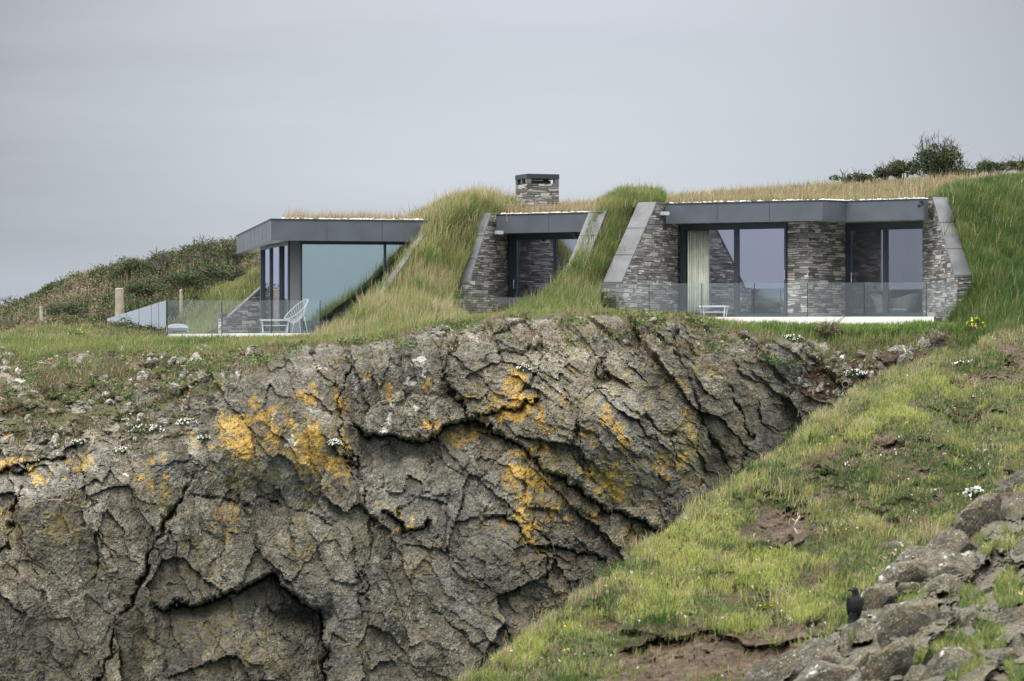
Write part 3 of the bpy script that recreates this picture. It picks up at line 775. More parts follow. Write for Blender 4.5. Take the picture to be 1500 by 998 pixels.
def fblob(lst):
    m = np.zeros(PXf.shape)
    bx = PXf + 16 * fbm(U * 1.6, V * 1.6, 4, 113); by = PYf + 12 * fbm(U * 1.6, V * 1.6, 4, 114)
    for px, py, rx, ry, s in lst:
        m = np.maximum(m, s * np.exp(-0.8 * (((bx - px) / rx) ** 2 + ((by - py) / ry) ** 2)))
    return m
OUTCROP = [(1110, 1160), (1120, 1010), (1165, 968), (1215, 935), (1236, 912), (1268, 880), (1285, 842), (1322, 812), (1362, 790), (1400, 768), (1440, 742), (1500, 728), (1640, 700), (1640, 1160)]
out_m = poly_mask(OUTCROP, 9)
tufts = fblob([(1333, 876, 24, 13, 1.0), (1425, 880, 20, 16, .9), (1475, 870, 32, 24, 1.0), (1400, 962, 30, 26, 1.0), (1452, 935, 20, 20, .9), (1485, 790, 26, 16, .8), (1345, 965, 10, 10, .7), (1490, 990, 20, 18, .9), (1240, 938, 10, 6, .9), (1440, 800, 16, 9, .7), (1480, 835, 20, 10, .7)])
tufts = tufts + 0.5 * fbm(U * 4, V * 5, 4, 124) * sstep(.1, .3, tufts)
rockm = np.clip(out_m - 1.2 * sstep(0.35, 0.65, tufts), 0, 1)
soil_f = fblob([(1060, 965, 150, 44, 1.3), (950, 990, 90, 34, 1.1), (1150, 990, 60, 30, 1.1), (1130, 930, 60, 16, .8), (1145, 775, 56, 32, 1.15), (1215, 720, 34, 16, .9), (1330, 690, 40, 12, .9), (1040, 850, 30, 12, .8), (1110, 760, 30, 30, .6), (1240, 660, 60, 22, .75), (1300, 655, 40, 30, .6), (1290, 765, 60, 16, .6), (1200, 690, 30, 14, .7), (885, 915, 18, 12, .9), (1370, 735, 30, 14, .6), (1450, 560, 70, 16, .7), (1490, 520, 30, 34, .9), (1430, 610, 30, 10, .6), (1480, 705, 26, 34, .9), (1395, 900, 26, 60, .8), (1450, 960, 40, 14, .8), (1490, 920, 30, 14, .9), (1440, 840, 26, 12, .8), (1350, 930, 20, 10, .7), (1020, 830, 40, 12, .5), (1180, 850, 40, 12, .6), (1080, 870, 40, 10, .55), (1330, 600, 40, 12, .5), (1260, 745, 40, 12, .6), (1120, 805, 30, 12, .6), (980, 850, 40, 12, .5), (820, 950, 50, 14, .6)])
soil_f = np.clip(soil_f + 0.35 * fbm(U * 2.2, V * 3.2, 4, 115) * (soil_f > 0.15), 0, 1.2)
heath = fblob([(1390, 690, 70, 34, .95), (1420, 600, 60, 26, .8), (1350, 720, 60, 20, .9), (1290, 700, 50, 26, .9), (1130, 790, 50, 20, .8), (1240, 840, 50, 14, .7), (960, 925, 60, 14, .9), (1160, 720, 60, 40, .8), (1230, 700, 60, 40, .8), (1320, 660, 60, 40, .7), (1060, 800, 70, 30, .5), (1450, 540, 60, 30, .8), (1330, 740, 60, 30, .7), (890, 880, 60, 24, .7), (1200, 780, 60, 30, .5), (1450, 640, 60, 24, .5)])
bright_z = fblob([(1010, 800, 90, 40, 1), (1090, 840, 90, 40, .9), (930, 890, 80, 30, 1), (1290, 620, 60, 30, .9), (1200, 650, 30, 20, .8), (1130, 720, 40, 24, .9), (1180, 880, 60, 40, .7), (1080, 920, 40, 12, .9), (1400, 560, 60, 20, .6), (760, 960, 60, 20, .9)])
sc_m = Yf / 30.0
Xf = PXf / F * Yf; Zf = PYf / F * Yf
rk, tonef = rocky(Xf * 2.3 + 50, Zf * 2.3 + Yf * 0.3, 2.2, 130); rk = rk / 2.3
bumpy = 0.24 * fbm(Xf * 1.1, Zf * 2.2 + Yf * 0.4, 4, 116) + 0.20 * np.abs(fbm(Xf * 2.6, Zf * 4 + Yf * 0.5, 3, 117)) + 0.03 * fbm(Xf * 9, Zf * 12 + Yf, 3, 118)
inn = np.concatenate([np.zeros((4, len(spx))), np.repeat(sstep(0.0, 0.05, tt)[:, None], len(spx), 1)], 0)
big_r = 0.55 * fbm(Xf * 0.9 + 9, Zf * 1.2, 3, 119)
bu = PXf / 78.0 + 0.45 * fbm(U * 1.5, V * 1.5, 5, 126, .6); bv = (PYf + 0.45 * PXf) / 54.0 + 0.45 * fbm(U * 1.5, V * 1.5, 5, 127, .6)
f1, f2, rr, ox, oy = worley(bu, bv, 128)
knob = 0.60 * (rr[..., 2] - 0.35) + 0.20 * (1 - f1 * f1 * 1.6) + 0.5 * (rr[..., 3] - .5) * ox + 0.75 * (.35 + .65 * rr[..., 4]) * oy - 0.30 * (1 - sstep(0, .12, f2 - f1)) * (rr[..., 5] > .35)
f1b, f2b, rb, oxb, oyb = worley(bu * 2.6 + 3, bv * 2.4, 129)
knob += 0.16 * (rb[..., 2] - .5) + 0.28 * ((rb[..., 3] - .5) * oxb + (rb[..., 4] - .1) * oyb) - 0.08 * (1 - sstep(0, .10, f2b - f1b)) * (rb[..., 5] > .5)
tus = sstep(-.1, .35, fbm(U * 2.4, V * 4.2, 3, 131))
dispf = rockm * (0.25 + 0.95 * knob + 1.1 * rk + big_r * 0.5) + (1 - rockm) * (1.3 * bumpy + 0.10 * tus) * (1 + 0.6 * sstep(0.3, 0.6, heath)) + sstep(.3, .6, soil_f) * (1 - rockm) * (-0.18 + 0.07 * fbm(U * 9, V * 13, 4, 136) + .06 * np.abs(fbm(U * 4, V * 7, 3, 137))) + 0.10 * sstep(0.35, 0.7, tufts)
# dark joints and a few clear blocks in the outcrop
def fcrack(pts, depth, w):
    d, s, a = seg_dist(PXf + 7 * fbm(U * 5, V * 5, 3, 120), PYf + 7 * fbm(U * 5, V * 5, 3, 121), pts)
    return -depth * np.exp(-(d / w) ** 2) * sstep(0, .06, a) * sstep(1, .94, a)
for pts, dp, w_ in [([(1255, 905), (1290, 930), (1300, 985), (1290, 1040)], .3, 7), ([(1340, 850), (1350, 900), (1330, 935), (1345, 990)], .3, 8), ([(1365, 800), (1385, 830), (1420, 815), (1450, 790)], .25, 6),
                    ([(1180, 960), (1230, 990), (1255, 1060)], .25, 6), ([(1310, 820), (1330, 845), (1352, 838)], .25, 6), ([(1380, 950), (1330, 925)], .28, 8), ([(1420, 850), (1410, 905), (1370, 925)], .3, 9), ([(1460, 985), (1500, 950)], .3, 9), ([(1260, 930), (1330, 925)], .22, 6)]:
    dispf = dispf + rockm * fcrack(pts, dp, w_)
# a turf lip hangs over the bare earth low down on the spur
d_, s_, a_ = seg_dist(PXf + 12 * fbm(U * 3, V * 3, 3, 122), PYf + 8 * fbm(U * 3, V * 3, 3, 123), [(900, 962), (960, 935), (1040, 925), (1110, 945), (1165, 938), (1215, 930)])
dispf = dispf + np.where(s_ < 0, 0.16 * np.exp(-d_ / 14), -0.22 * np.exp(-d_ / 40)) * sstep(0, .1, a_) * sstep(1, .9, a_) * (1 - rockm)
Gf = W(PXf, PYf, Yf - dispf * inn * np.clip(Yf / 34.0, .8, 1.5))
wht_f = fblob([(1270, 900, 16, 8, .8), (1300, 875, 20, 10, .8), (1238, 912, 14, 8, 1), (1330, 800, 12, 10, .6), (1425, 752, 20, 8, .8), (1465, 740, 30, 8, .7), (1410, 815, 10, 14, .9), (1160, 985, 16, 12, .7), (1275, 855, 8, 20, .7), (1310, 920, 10, 20, .5), (1340, 897, 20, 10, .6)])
spur_me = grid_mesh('hillside', Gf, False, dict(lichen=np.zeros(PXf.shape), olive=0.35 * rockm, white=wht_f * rockm, veg=(1 - rockm), soil=np.clip(soil_f * 0.95, 0, 1) * (1 - rockm) + 0.35 * out_m * (1 - rockm) * (tufts < .4)))
spur = tag(link('hillside', spur_me, M['crag']), 'near grassy hillside with a grey rock outcrop, falling from right to lower left', 'hillside', kind='structure')
spx_p, spy_p = project(Gf[4:])
def on_spur(px, py):
    d = np.hypot(spx_p - px, spy_p - py) + 0.3 * (Gf[4:, :, 1] - 22)
    i = np.unravel_index(np.argmin(d), d.shape)
    return Vector(Gf[4:][i])


def block_mesh(name, seed, r3, sub=4, planes=10, rough=.06):
    """an angular broken block: a ball cut by random planes, with a rough skin"""
    r = np.random.default_rng(seed)
    bm = bmesh.new(); bmesh.ops.create_icosphere(bm, subdivisions=sub, radius=1)
    d = np.array([v.co[:] for v in bm.verts]); d /= np.linalg.norm(d, axis=1, keepdims=True)
    nn_ = r.normal(size=(planes, 3)); nn_ /= np.linalg.norm(nn_, axis=1, keepdims=True)
    dist = .50 + .42 * r.random(planes)
    dots = d @ nn_.T
    rad = np.where(dots > 1e-3, dist[None, :] / np.maximum(dots, 1e-3), 9).min(1)
    rad = np.minimum(rad, 1.15)
    rad = rad * (1 + rough * fbm(d[:, 0] * 2.3 + seed, d[:, 2] * 2.3 + d[:, 1] * 1.7, 4, 140 + seed % 7) + .5 * rough * fbm(d[:, 0] * 8, d[:, 2] * 8 + d[:, 1] * 6, 3, 150))
    co = d * rad[:, None] * np.array(r3)
    for v, c_ in zip(bm.verts, co): v.co = c_
    me = bpy.data.meshes.new(name); bm.to_mesh(me); bm.free()
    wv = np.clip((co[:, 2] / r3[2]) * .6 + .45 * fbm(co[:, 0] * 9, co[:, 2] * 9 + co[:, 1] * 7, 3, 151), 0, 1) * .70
    for nm, val in (('soil', np.zeros(len(co))), ('veg', np.zeros(len(co))), ('lichen', np.zeros(len(co))), ('olive', np.full(len(co), .3)), ('white', wv), ('low_dark', .35 - .5 * co[:, 2] / r3[2])):  # block colour: darker towards the underside, whiter towards the top
        a_ = me.attributes.new(nm, 'FLOAT', 'POINT'); a_.data.foreach_set('value', np.asarray(val, np.float32))
    return me
crag_root = tag(empty('rock_outcrop', tuple(on_spur(1300, 900))), 'jagged grey outcrop of broken blocks in the lower right corner, under the crow', 'rocks')
CI = Matrix.Translation(-crag_root.location)
r = np.random.default_rng(160)
for k, (px, py, sz) in enumerate([(1150, 990, 46), (1195, 968, 44), (1222, 998, 48), (1248, 950, 40), (1266, 908, 26), (1290, 940, 44), (1296, 884, 34), (1318, 850, 32), (1345, 866, 26), (1348, 822, 34), (1388, 808, 46), (1412, 838, 52), (1378, 872, 36), (1330, 925, 44), (1362, 908, 30), (1438, 772, 46),
        (1482, 752, 52), (1286, 992, 52), (1345, 995, 40), (1505, 808, 34), (1422, 915, 30), (1470, 968, 40), (1496, 905, 30), (1322, 800, 18), (1400, 770, 24), (1180, 1010, 40), (1445, 1005, 30), (1308, 905, 26), (1395, 935, 20), (1505, 715, 40), (1262, 975, 34), (1440, 870, 24), (1500, 945, 40), (1385, 985, 40)]):
    p = on_spur(px, py); m_ = sz / F * p.y * 1.05
    o = link('rock', block_mesh('rock', 161 + k, (m_ * (1.0 + .35 * r.random()), m_ * .9, m_ * (.62 + .25 * r.random()))), M['crag'])
    o.location = p + Vector((0, m_ * .25, -m_ * .12)); o.rotation_euler = (r.normal() * .25, -.5 + r.normal() * .35, r.normal() * .5)
    o.parent = crag_root; o.matrix_parent_inverse = CI

# ------------------------------------------------------------------ terrain: turf banks, hill, plain ground and sea
def sheet(name, ctrl, nr_, nc_, mat, amp=0.08, seed=200, label=None, cat='grass bank'):
    ctrl = np.array(ctrl, float); r, c = ctrl.shape[:2]
    gg = patch(ctrl, np.linspace(0, r - 1, nr_), np.linspace(0, c - 1, nc_))
    G = W(gg[..., 0], gg[..., 1], gg[..., 2])
    G[..., 2] += amp * fbm(G[..., 0] * 1.1, G[..., 1] * 1.1, 4, seed) 
    o = tag(link(name, grid_mesh(name, G, True), mat), label, cat, kind='structure')
    return o, G
bankA, GA = sheet('grass_bank', [
    [(604, 330, 85), (655, 312, 85), (700, 306, 85), (765, 308, 86)],
    [(622, 330, 79.6), (655, 308, 79.8), (692, 297, 80.2), (742, 308, 81.8)],
    [(596, 375, 78.2), (634, 364, 78.2), (662, 345, 79), (706, 338, 80.0)],
    [(553, 428, 76.6), (590, 420, 76.8), (628, 402, 77.5), (680, 400, 78.6)],
    [(508, 468, 75.2), (552, 460, 75), (603, 448, 75.5), (664, 438, 77.4)],
    [(474, 492, 74.5), (526, 486, 73.4), (594, 470, 73.4), (664, 470, 74.6)],
    [(450, 510, 73), (520, 508, 71), (600, 490, 71), (690, 484, 71.5)]], 90, 90, M['turf'], 0.07, 201, 'tall grass bank between the glass pavilion and the middle wing')
bankB, GB = sheet('grass_bank', [
    [(878, 316, 85), (915, 298, 85), (975, 299, 86)],
    [(872, 309, 79.2), (915, 291, 79.8), (966, 293, 80.5)],
    [(858, 344, 78.2), (890, 335, 78.6), (934, 324, 79.6)],
    [(833, 394, 76.9), (864, 387, 77.2), (912, 374, 78.5)],
    [(792, 436, 75.8), (838, 432, 75.8), (888, 424, 77.4)],
    [(748, 462, 74.8), (815, 455, 74.2), (876, 450, 75.2)],
    [(720, 482, 72.5), (810, 478, 72), (890, 474, 73)]], 80, 70, M['turf'], 0.06, 202, 'grass bank between the middle wing and the large right wing')
bankC, GC = sheet('grass_bank', [
    [(1372, 292, 85), (1430, 281, 86), (1500, 275, 88), (1660, 268, 90)],
    [(1388, 291, 77.0), (1432, 279, 79.5), (1500, 271, 82), (1660, 264, 84)],
    [(1400, 330, 76), (1442, 318, 77.5), (1500, 313, 78.6), (1660, 308, 80)],
    [(1413, 375, 74.9), (1455, 368, 76), (1510, 363, 77), (1660, 358, 78)],
    [(1424, 414, 73.7), (1465, 413, 74.2), (1520, 410, 75), (1660, 404, 76)],
    [(1390, 470, 73.6), (1450, 460, 72.8), (1520, 452, 72.8), (1660, 450, 73)],
    [(1366, 520, 72.4), (1440, 510, 71), (1520, 492, 70.4), (1660, 492, 70)]], 90, 90, M['turf'], 0.09, 203, 'grass bank rising at the right end of the house')
hillL, GL = sheet('hill', [
    [(-200, 520, 135), (0, 500, 130), (110, 460, 122), (200, 430, 118), (300, 410, 116), (400, 400, 114), (520, 400, 112)],
    [(-200, 490, 122), (0, 464, 116), (105, 414, 110), (200, 390, 107), (300, 368, 105), (390, 356, 104), (520, 350, 103)],
    [(-200, 494, 108), (0, 478, 105), (100, 446, 103), (200, 424, 102), (295, 405, 100.5), (384, 385, 100), (520, 372, 100)],
    [(-200, 500, 98), (0, 490, 96), (100, 478, 95), (195, 481, 96.5), (270, 456, 99), (370, 404, 97.5), (520, 372, 97)],
    [(-200, 505, 88), (0, 499, 87), (100, 500, 88), (180, 501, 92), (255, 496, 94), (345, 467, 94.5), (520, 440, 95)],
    [(-200, 514, 78), (0, 510, 78), (100, 504, 79), (200, 504, 82), (258, 502, 86), (342, 498, 91), (520, 490, 92)]], 110, 150, M['scrubsoil'], 0.22, 204, 'scrubby hill rising behind the glass pavilion', 'hill')
def rubble(name, P, S, label, mat, white=.5, soil=0.0, seed=170):
    r = np.random.default_rng(seed); VV, FF, CC = [], [], []
    kinds = [block_mesh('tmp', seed + q, (1, 1, .7), 2, 9, .05) for q in range(5)]
    src = []
    for me in kinds:
        v = np.array([q.co[:] for q in me.vertices]); f = np.array([list(p.vertices) for p in me.polygons]); src.append((v, f)); bpy.data.meshes.remove(me)
    o_ = 0
    for p, sz in zip(P, S):
        v, f = src[r.integers(0, 5)]
        q = Quaternion(r.normal(size=4)).normalized().to_matrix(); v2 = v @ np.array(q).T * sz * (.7 + .6 * r.random(3)) + np.asarray(p)
        VV.append(v2); FF.append(f + o_); o_ += len(v); CC.append(np.full(len(v), r.normal() * .6))
    V = np.concatenate(VV); n = len(V)
    me = np_mesh(name, V, np.concatenate(FF).ravel(), np.full(sum(len(f) for f in FF), 3), False, dict(white=np.full(n, white) * np.repeat(r.random(n // 1)[:n] * 0 + 1, 1), soil=np.full(n, soil), tone=np.concatenate(CC)))
    return tag(link(name, me, mat), label, 'stones', kind='stuff')
gpx, gpy = pick_px, pick_py
def scatter_stones(m, dens, smin, smax, seed, label, white, soil=0.0):
    P, i_, j_ = scatter(Gc, dens, m, seed); r = np.random.default_rng(seed + 1)
    S = smin + (smax - smin) * r.random(len(P)) ** 2.5
    rubble('rubble', P + np.array([0, -.02, .01]), S, label, M['rock'], white, soil, seed + 2)
gm_ = gul * sstep(2.6, 3.2, TR) * sstep(4.7, 4.2, TR)
scatter_stones(gm_ * sstep(-.1, .3, fbm(X * 2, Z * 3, 3, 176)), 26, .03, .20, 177, 'pale broken stones strewn down the gully below the right terrace', .45)
scatter_stones(shelf * sstep(.0, .35, fbm(X * 1.6, Z * 2.6, 3, 180)), 9, .03, .22, 181, 'grey and white stones lying among the turf of the left shelf', .50)
scatter_stones(sstep(3.2, 3.6, TR) * sstep(4.6, 4.2, TR) * sstep(400, 500, PX) * sstep(1150, 1100, PX) * sstep(.0, .3, fbm(X * 1.8, Z * 5, 3, 184)), 9, .03, .15, 185, 'loose stones on the rocky brow under the house', .35)
hillR, GR = sheet('hill', [
    [(640, 345, 130), (760, 338, 130), (880, 332, 130), (1000, 325, 130), (1200, 312, 130), (1400, 300, 135), (1700, 290, 135)],
    [(640, 322, 104), (760, 312, 104), (880, 306, 104), (1000, 294, 106), (1200, 276, 106), (1400, 266, 104), (1700, 258, 104)],
    [(640, 322, 95), (760, 310, 95), (880, 306, 95), (1000, 296, 95), (1200, 284, 95), (1400, 271, 95), (1700, 262, 95)],
    [(640, 330, 86), (760, 314, 86), (880, 312, 86), (1000, 303, 84), (1200, 296, 83), (1400, 288, 82), (1700, 276, 86)]], 60, 160, M['turf'], 0.06, 205, 'low grassy hill behind the roofs of the house', 'hill')
me = bpy.data.meshes.new('sea')
bm = bmesh.new()
bmesh.ops.create_circle(bm, cap_ends=True, segments=64, radius=9000)
bm.to_mesh(me); bm.free()
so_ = link('sea', me, M['sea']); so_.location = (0, 0, -26)
tag(so_, 'grey sea far below the cliff', 'sea', kind='structure')
me = bpy.data.meshes.new('ground')
bm = bmesh.new()
vs = [bm.verts.new(p) for p in ((-60, 66, -25.5), (60, 76, -25.5), (70, 90, -1.2), (-70, 90, -1.2), (-80, 240, -1.2), (80, 240, -1.2))]
bm.faces.new((vs[0], vs[1], vs[2], vs[3])); bm.faces.new((vs[3], vs[2], vs[5], vs[4]))
bm.to_mesh(me); bm.free()
tag(link('ground', me, M['scrubsoil']), 'plain ground under the headland', 'ground', kind='structure')

# ------------------------------------------------------------------ the house
V2 = lambda a, b: Vector((a, b))
house = tag(empty('earth_sheltered_house', (3, 80, 0.3)), 'low turf-roofed house of slate, glass and grey metal dug into the clifftop', 'house')
HINV = Matrix.Translation(-house.location)
def hp(o):
    """make a part of the house without moving it"""
    o.parent = house; o.matrix_parent_inverse = HINV
    return o
def sub(o, parent):
    o.parent = parent
    return o
def off(poly, d):
    """shift an open polyline sideways (positive = towards the viewer's right of travel)"""
    out = []
    n = len(poly)
    for i, p in enumerate(poly):
        ds = []
        if i > 0: ds.append((poly[i] - poly[i - 1]).normalized())
        if i < n - 1: ds.append((poly[i + 1] - poly[i]).normalized())
        nn = [V2(t.y, -t.x) for t in ds]
        m_ = sum(nn, V2(0, 0)).normalized()
        out.append(p + m_ * d / max(m_.dot(nn[0]), 0.3))
    return out

def fascia(line, z0, z1, name='fascia'):
    f_, b_ = line, off(line, -0.22)
    mb = MB()
    for i in range(len(line) - 1):
        mb.prism([f_[i], f_[i + 1], b_[i + 1], b_[i]], z0, z1)
    o = hp(mb.build(name, M['fascia']))
    # thin capping strip over the fascia, a little proud of it
    mb = MB(); f2, b2 = off(line, 0.02), off(line, -0.26)
    for i in range(len(line) - 1):
        mb.prism([f2[i], f2[i + 1], b2[i + 1], b2[i]], z1 + 0.002, z1 + 0.03)
    sub(mb.build('capping_strip', M['frame']), o)
    # seams between the metal sheets
    mb = MB()
    for i in range(len(line) - 1):
        L = (line[i + 1] - line[i]).length; t = (line[i + 1] - line[i]) / L; nn = V2(t.y, -t.x)
        k = max(1, int(L / 1.3))
        for j in range(1, k):
            p = line[i] + t * (L * j / k)
            a = p - t * 0.006 + nn * 0.003; b = p + t * 0.006 + nn * 0.003
            mb = MB(); mb.prism([a, b, b - nn * 0.01, a - nn * 0.01], z0 + 0.002, z1 - 0.002); sub(mb.build('seam', M['frame']), o)
    return o

def flank(inner, d, length, s_top, z_top, z_end, thick, z_base, plinth=None):
    """sloping slate wall running forward from the glass: inner face line, coping on its slope"""
    t = d.normalized()
    nr_ = V2(-t.y, t.x) * (1 if thick > 0 else -1)
    th = abs(thick)
    P = lambda s, w: inner + t * s + nr_ * w
    slope = (z_end - z_top) / (length - s_top)
    zt = lambda s: z_top if s <= s_top else z_top + slope * (s - s_top)
    ss = [-0.05, s_top, length]
    mb = MB()
    prof = [(ss[0], z_base), (ss[0], z_top), (ss[1], z_top), (ss[2], z_end), (ss[2], z_base)]
    o = len(mb.v); n = len(prof)
    for w in (0, th):
        mb.v += [Vector((*P(s, w), z)) for s, z in prof]
    mb.f += [tuple(range(n)), tuple(range(2 * n - 1, n - 1, -1))] + [(i, n + i, n + (i + 1) % n, (i + 1) % n) for i in range(n)]
    wall = hp(mb.build('stone_wall', M['slate']))
    # coping slabs with open joints
    c = MB(); L = length - s_top; k = max(3, int(L / 0.7)); e = 0.012
    w0, w1, hh = -0.015, th + 0.015, 0.055
    for i in range(k):
        a = s_top + L * i / k + e; b = s_top + L * (i + 1) / k - e
        q = lambda s, w, z: Vector((*P(s, w), zt(s) + z))
        c.hexa([q(a, w0, .003), q(b, w0, .003), q(b, w1, .003), q(a, w1, .003)], [q(a, w0, hh), q(b, w0, hh), q(b, w1, hh), q(a, w1, hh)])
    q = lambda s, w, z: Vector((*P(s, w), z_top + z))
    c.hexa([q(ss[0], w0, .003), q(s_top, w0, .003), q(s_top, w1, .003), q(ss[0], w1, .003)], [q(ss[0], w0, hh), q(s_top, w0, hh), q(s_top, w1, hh), q(ss[0], w1, hh)])
    hp(c.build('coping', M['coping']))
    if plinth:
        pl, ph = plinth
        m2 = MB()
        a0, a1 = P(length + 0.003, -0.02), P(length + pl, -0.02); b1, b0 = P(length + pl, th + 0.05), P(length + 0.003, th + 0.05)
        m2.prism([a0, a1, b1, b0], z_base, ph)
        hp(m2.build('stone_wall', M['slate']))
        m3 = MB(); a0, a1 = P(length - 0.0, -0.04), P(length + pl + .02, -0.04); b1, b0 = P(length + pl + .02, th + 0.07), P(length, th + 0.07)
        m3.prism([a0, a1, b1, b0], ph + 0.003, ph + 0.04)
        hp(m3.build('coping', M['coping']))
    return P

def window(a, b, z0, z1, cuts=(), fw=0.085, mw=0.09, dpt=0.12, glass='glass', sill=0.07, head=0.11, name='window', ew=None, opening=None):
    """framed glazing between two plan points; cuts = fractions where the uprights stand"""
    L = (b - a).length; t = (b - a) / L; nn = V2(t.y, -t.x)
    mb = MB()
    q = lambda s, w: a + t * s + nn * w
    def rect(s0, s1, za, zb, w0=-dpt / 2, w1=dpt / 2): mb.prism([q(s0, w1), q(s1, w1), q(s1, w0), q(s0, w0)], za, zb)
    l_w, r_w = ew or (fw, fw)
    rect(0, l_w, z0, z1); rect(L - r_w, L, z0, z1)
    rect(l_w + .001, L - r_w - .001, z0, z0 + sill); rect(l_w + .001, L - r_w - .001, z1 - head, z1)
    edges = [l_w]
    for cfrac in cuts:
        s = L * cfrac; rect(s - mw / 2, s + mw / 2, z0 + sill + .001, z1 - head - .001, -dpt / 2 - .004, dpt / 2 + .004); edges += [s - mw / 2, s + mw / 2]
    edges.append(L - r_w)
    win = hp(empty(name, (a.x, a.y, z0)))
    win.matrix_parent_inverse = HINV
    fr = mb.build('frame', M['frame']); fr.parent = win; fr.matrix_parent_inverse = Matrix.Translation(-Vector((a.x, a.y, z0)))
    for i in range(0, len(edges), 2):
        if i == 0 and opening: edges[0] = L * opening
        s0, s1 = edges[i] + .001, edges[i + 1] - .001
        g_ = MB(); w_ = 0.012 if i % 4 else -0.012
        g_.prism([q(s0, w_ + .004), q(s1, w_ + .004), q(s1, w_ - .004), q(s0, w_ - .004)], z0 + sill + .001, z1 - head - .001)
        po = g_.build('pane', M[glass]); po.parent = win; po.matrix_parent_inverse = Matrix.Translation(-Vector((a.x, a.y, z0)))
    return win, t, nn

def handle(win, p, t, nn, z, h=0.26):
    mb = MB(); c = V2(p.x, p.y) + nn * 0.11
    mb.tube([(c.x, c.y, z - h / 2), (c.x, c.y, z + h / 2)], 0.014, 8)
    for dz in (-h * .35, h * .35):
        a = V2(p.x, p.y) + nn * 0.055
        mb.tube([(a.x, a.y, z + dz), (c.x, c.y, z + dz)], 0.009, 6)
    o = mb.build('handle', M['steel'])
    o.parent = win; o.matrix_parent_inverse = Matrix.Translation(-win.location)

# ---- right wing
RF = [V2(4.135, 79.3), V2((1205 - 750) / F * 77.2, 77.2), V2((1240 - 750) / F * 77.75, 77.75), V2((1354 - 750) / F * 76.5, 76.5)]
ZT, ZB, ZF = 3.655, 3.14, 0.62
fascia(RF, ZB, ZT)
pxy = lambda px, Y: V2((px - 750) / F * Y, Y)
G0, G1, G2_, G3, G4 = pxy(997, 80.3), pxy(1153, 78.75), pxy(1184, 78.2), pxy(1240, 79.6), pxy(1357, 78.05)
# roof deck and room behind
back_r = [V2(11.4, 84.6), V2(4.4, 84.6)]
inner_line = off(RF, -0.225)
mb = MB(); mb.prism(inner_line + back_r, ZB + 0.03, ZT - 0.05); hp(mb.build('roof_slab', M['soffit']))
mb = MB(); mb.prism([G0, G1, V2(G1.x, 84.4), V2(4.6, 84.4)], ZF - 0.12, ZF - 0.01); mb.prism([G3 + V2(.0, .05), G4, V2(11.2, 84.4), V2(G3.x, 84.4)], ZF - 0.12, ZF - 0.01)
hp(mb.build('room_floor', M['roomfloor']))
mb = MB()
mb.prism([V2(4.55, 84.4), V2(11.25, 84.4), V2(11.25, 84.55), V2(4.55, 84.55)], ZF - .1, ZB + 0.028)
mb.prism([V2(4.5, 80.6), V2(4.6, 80.6), V2(4.6, 84.39), V2(4.5, 84.39)], ZF - .1, ZB + 0.027)
mb.prism([V2(11.2, 78.3), V2(11.3, 78.3), V2(11.3, 84.39), V2(11.2, 84.39)], ZF - .1, ZB + 0.027)
mb.prism([V2(8.4, 80.0), V2(8.5, 80.0), V2(8.5, 84.39), V2(8.4, 84.39)], ZF - .1, ZB + 0.027)
hp(mb.build('inner_wall', M['room']))
# stone pier between the two windows
mb = MB(); mb.prism([G1 + V2(.003, 0), G2_, G3 + V2(-.003, .0), V2(8.6, 80.0), V2(7.6, 79.9)], ZF - .3, ZB + 0.025)
hp(mb.build('stone_pier', M['slate']))
w1, t1, n1 = window(G0, G1, ZF, ZB + .02, cuts=(0.535,), ew=(0.15, 0.06), head=0.17, sill=0.10, mw=0.13, opening=0.27)
handle(w1, G1 - t1 * 0.03, t1, n1, 1.75)
w2, t2, n2 = window(G3, G4, ZF, ZB + .02, cuts=(0.50,), ew=(0.16, 0.07), head=0.20, sill=0.12, mw=0.12, glass='bathglass')
handle(w2, G3 + t2 * 0.22, t2, n2, 1.70)
flank(pxy(995.5, 80.42), V2(-0.44, -0.90), 3.95, 1.62, 3.665, 1.47, -0.5, -0.2, plinth=(0.34, 1.46))
dR = V2(11.24, 74.8) - V2(10.86, 78.1)
PR = flank(V2(10.87, 78.12), dR, 3.3, 1.1, 3.70, 1.60, 0.5, -0.4, plinth=(0.32, 1.60))

# ---- middle wing
MF = [pxy(727, 80.15), pxy(882, 78.6)]
MT, MBZ, MFZ = 3.40, 2.91, 0.62
fascia(MF, MBZ, MT)
mb = MB(); mb.prism(off(MF, -0.225) + [V2(2.9, 84.6), V2(0.0, 84.6)], MBZ + .03, MT - .05); hp(mb.build('roof_slab', M['soffit']))
H0, H1 = pxy(746.5, 81.3), pxy(884, 79.85)
mb = MB(); mb.prism([H0, H1, V2(2.7, 84.4), V2(0.0, 84.4)], MFZ - .12, MFZ - .01); hp(mb.build('room_floor', M['roomfloor']))
mb = MB(); mb.prism([V2(-.1, 84.4), V2(2.9, 84.4), V2(2.9, 84.55), V2(-.1, 84.55)], MFZ - .1, MBZ + .028)
mb.prism([V2(-.15, 81.6), V2(-.05, 81.6), V2(-.05, 84.39), V2(-.15, 84.39)], MFZ - .1, MBZ + .027)
mb.prism([V2(2.62, 80.1), V2(2.72, 80.1), V2(2.72, 84.39), V2(2.62, 84.39)], MFZ - .1, MBZ + .027)
hp(mb.build('inner_wall', M['room']))
w3, t3, n3 = window(H0, H1, MFZ, MBZ + .02, cuts=(0.495,), ew=(0.24, 0.1), head=0.17, sill=0.10, mw=0.075)
handle(w3, H0 + t3 * 0.19, t3, n3, 1.55, 0.24)
flank(pxy(745, 81.4), V2(-0.35, -0.94), 3.05, 1.40, 3.42, 1.49, -0.47, -0.3, plinth=(0.40, 1.18))
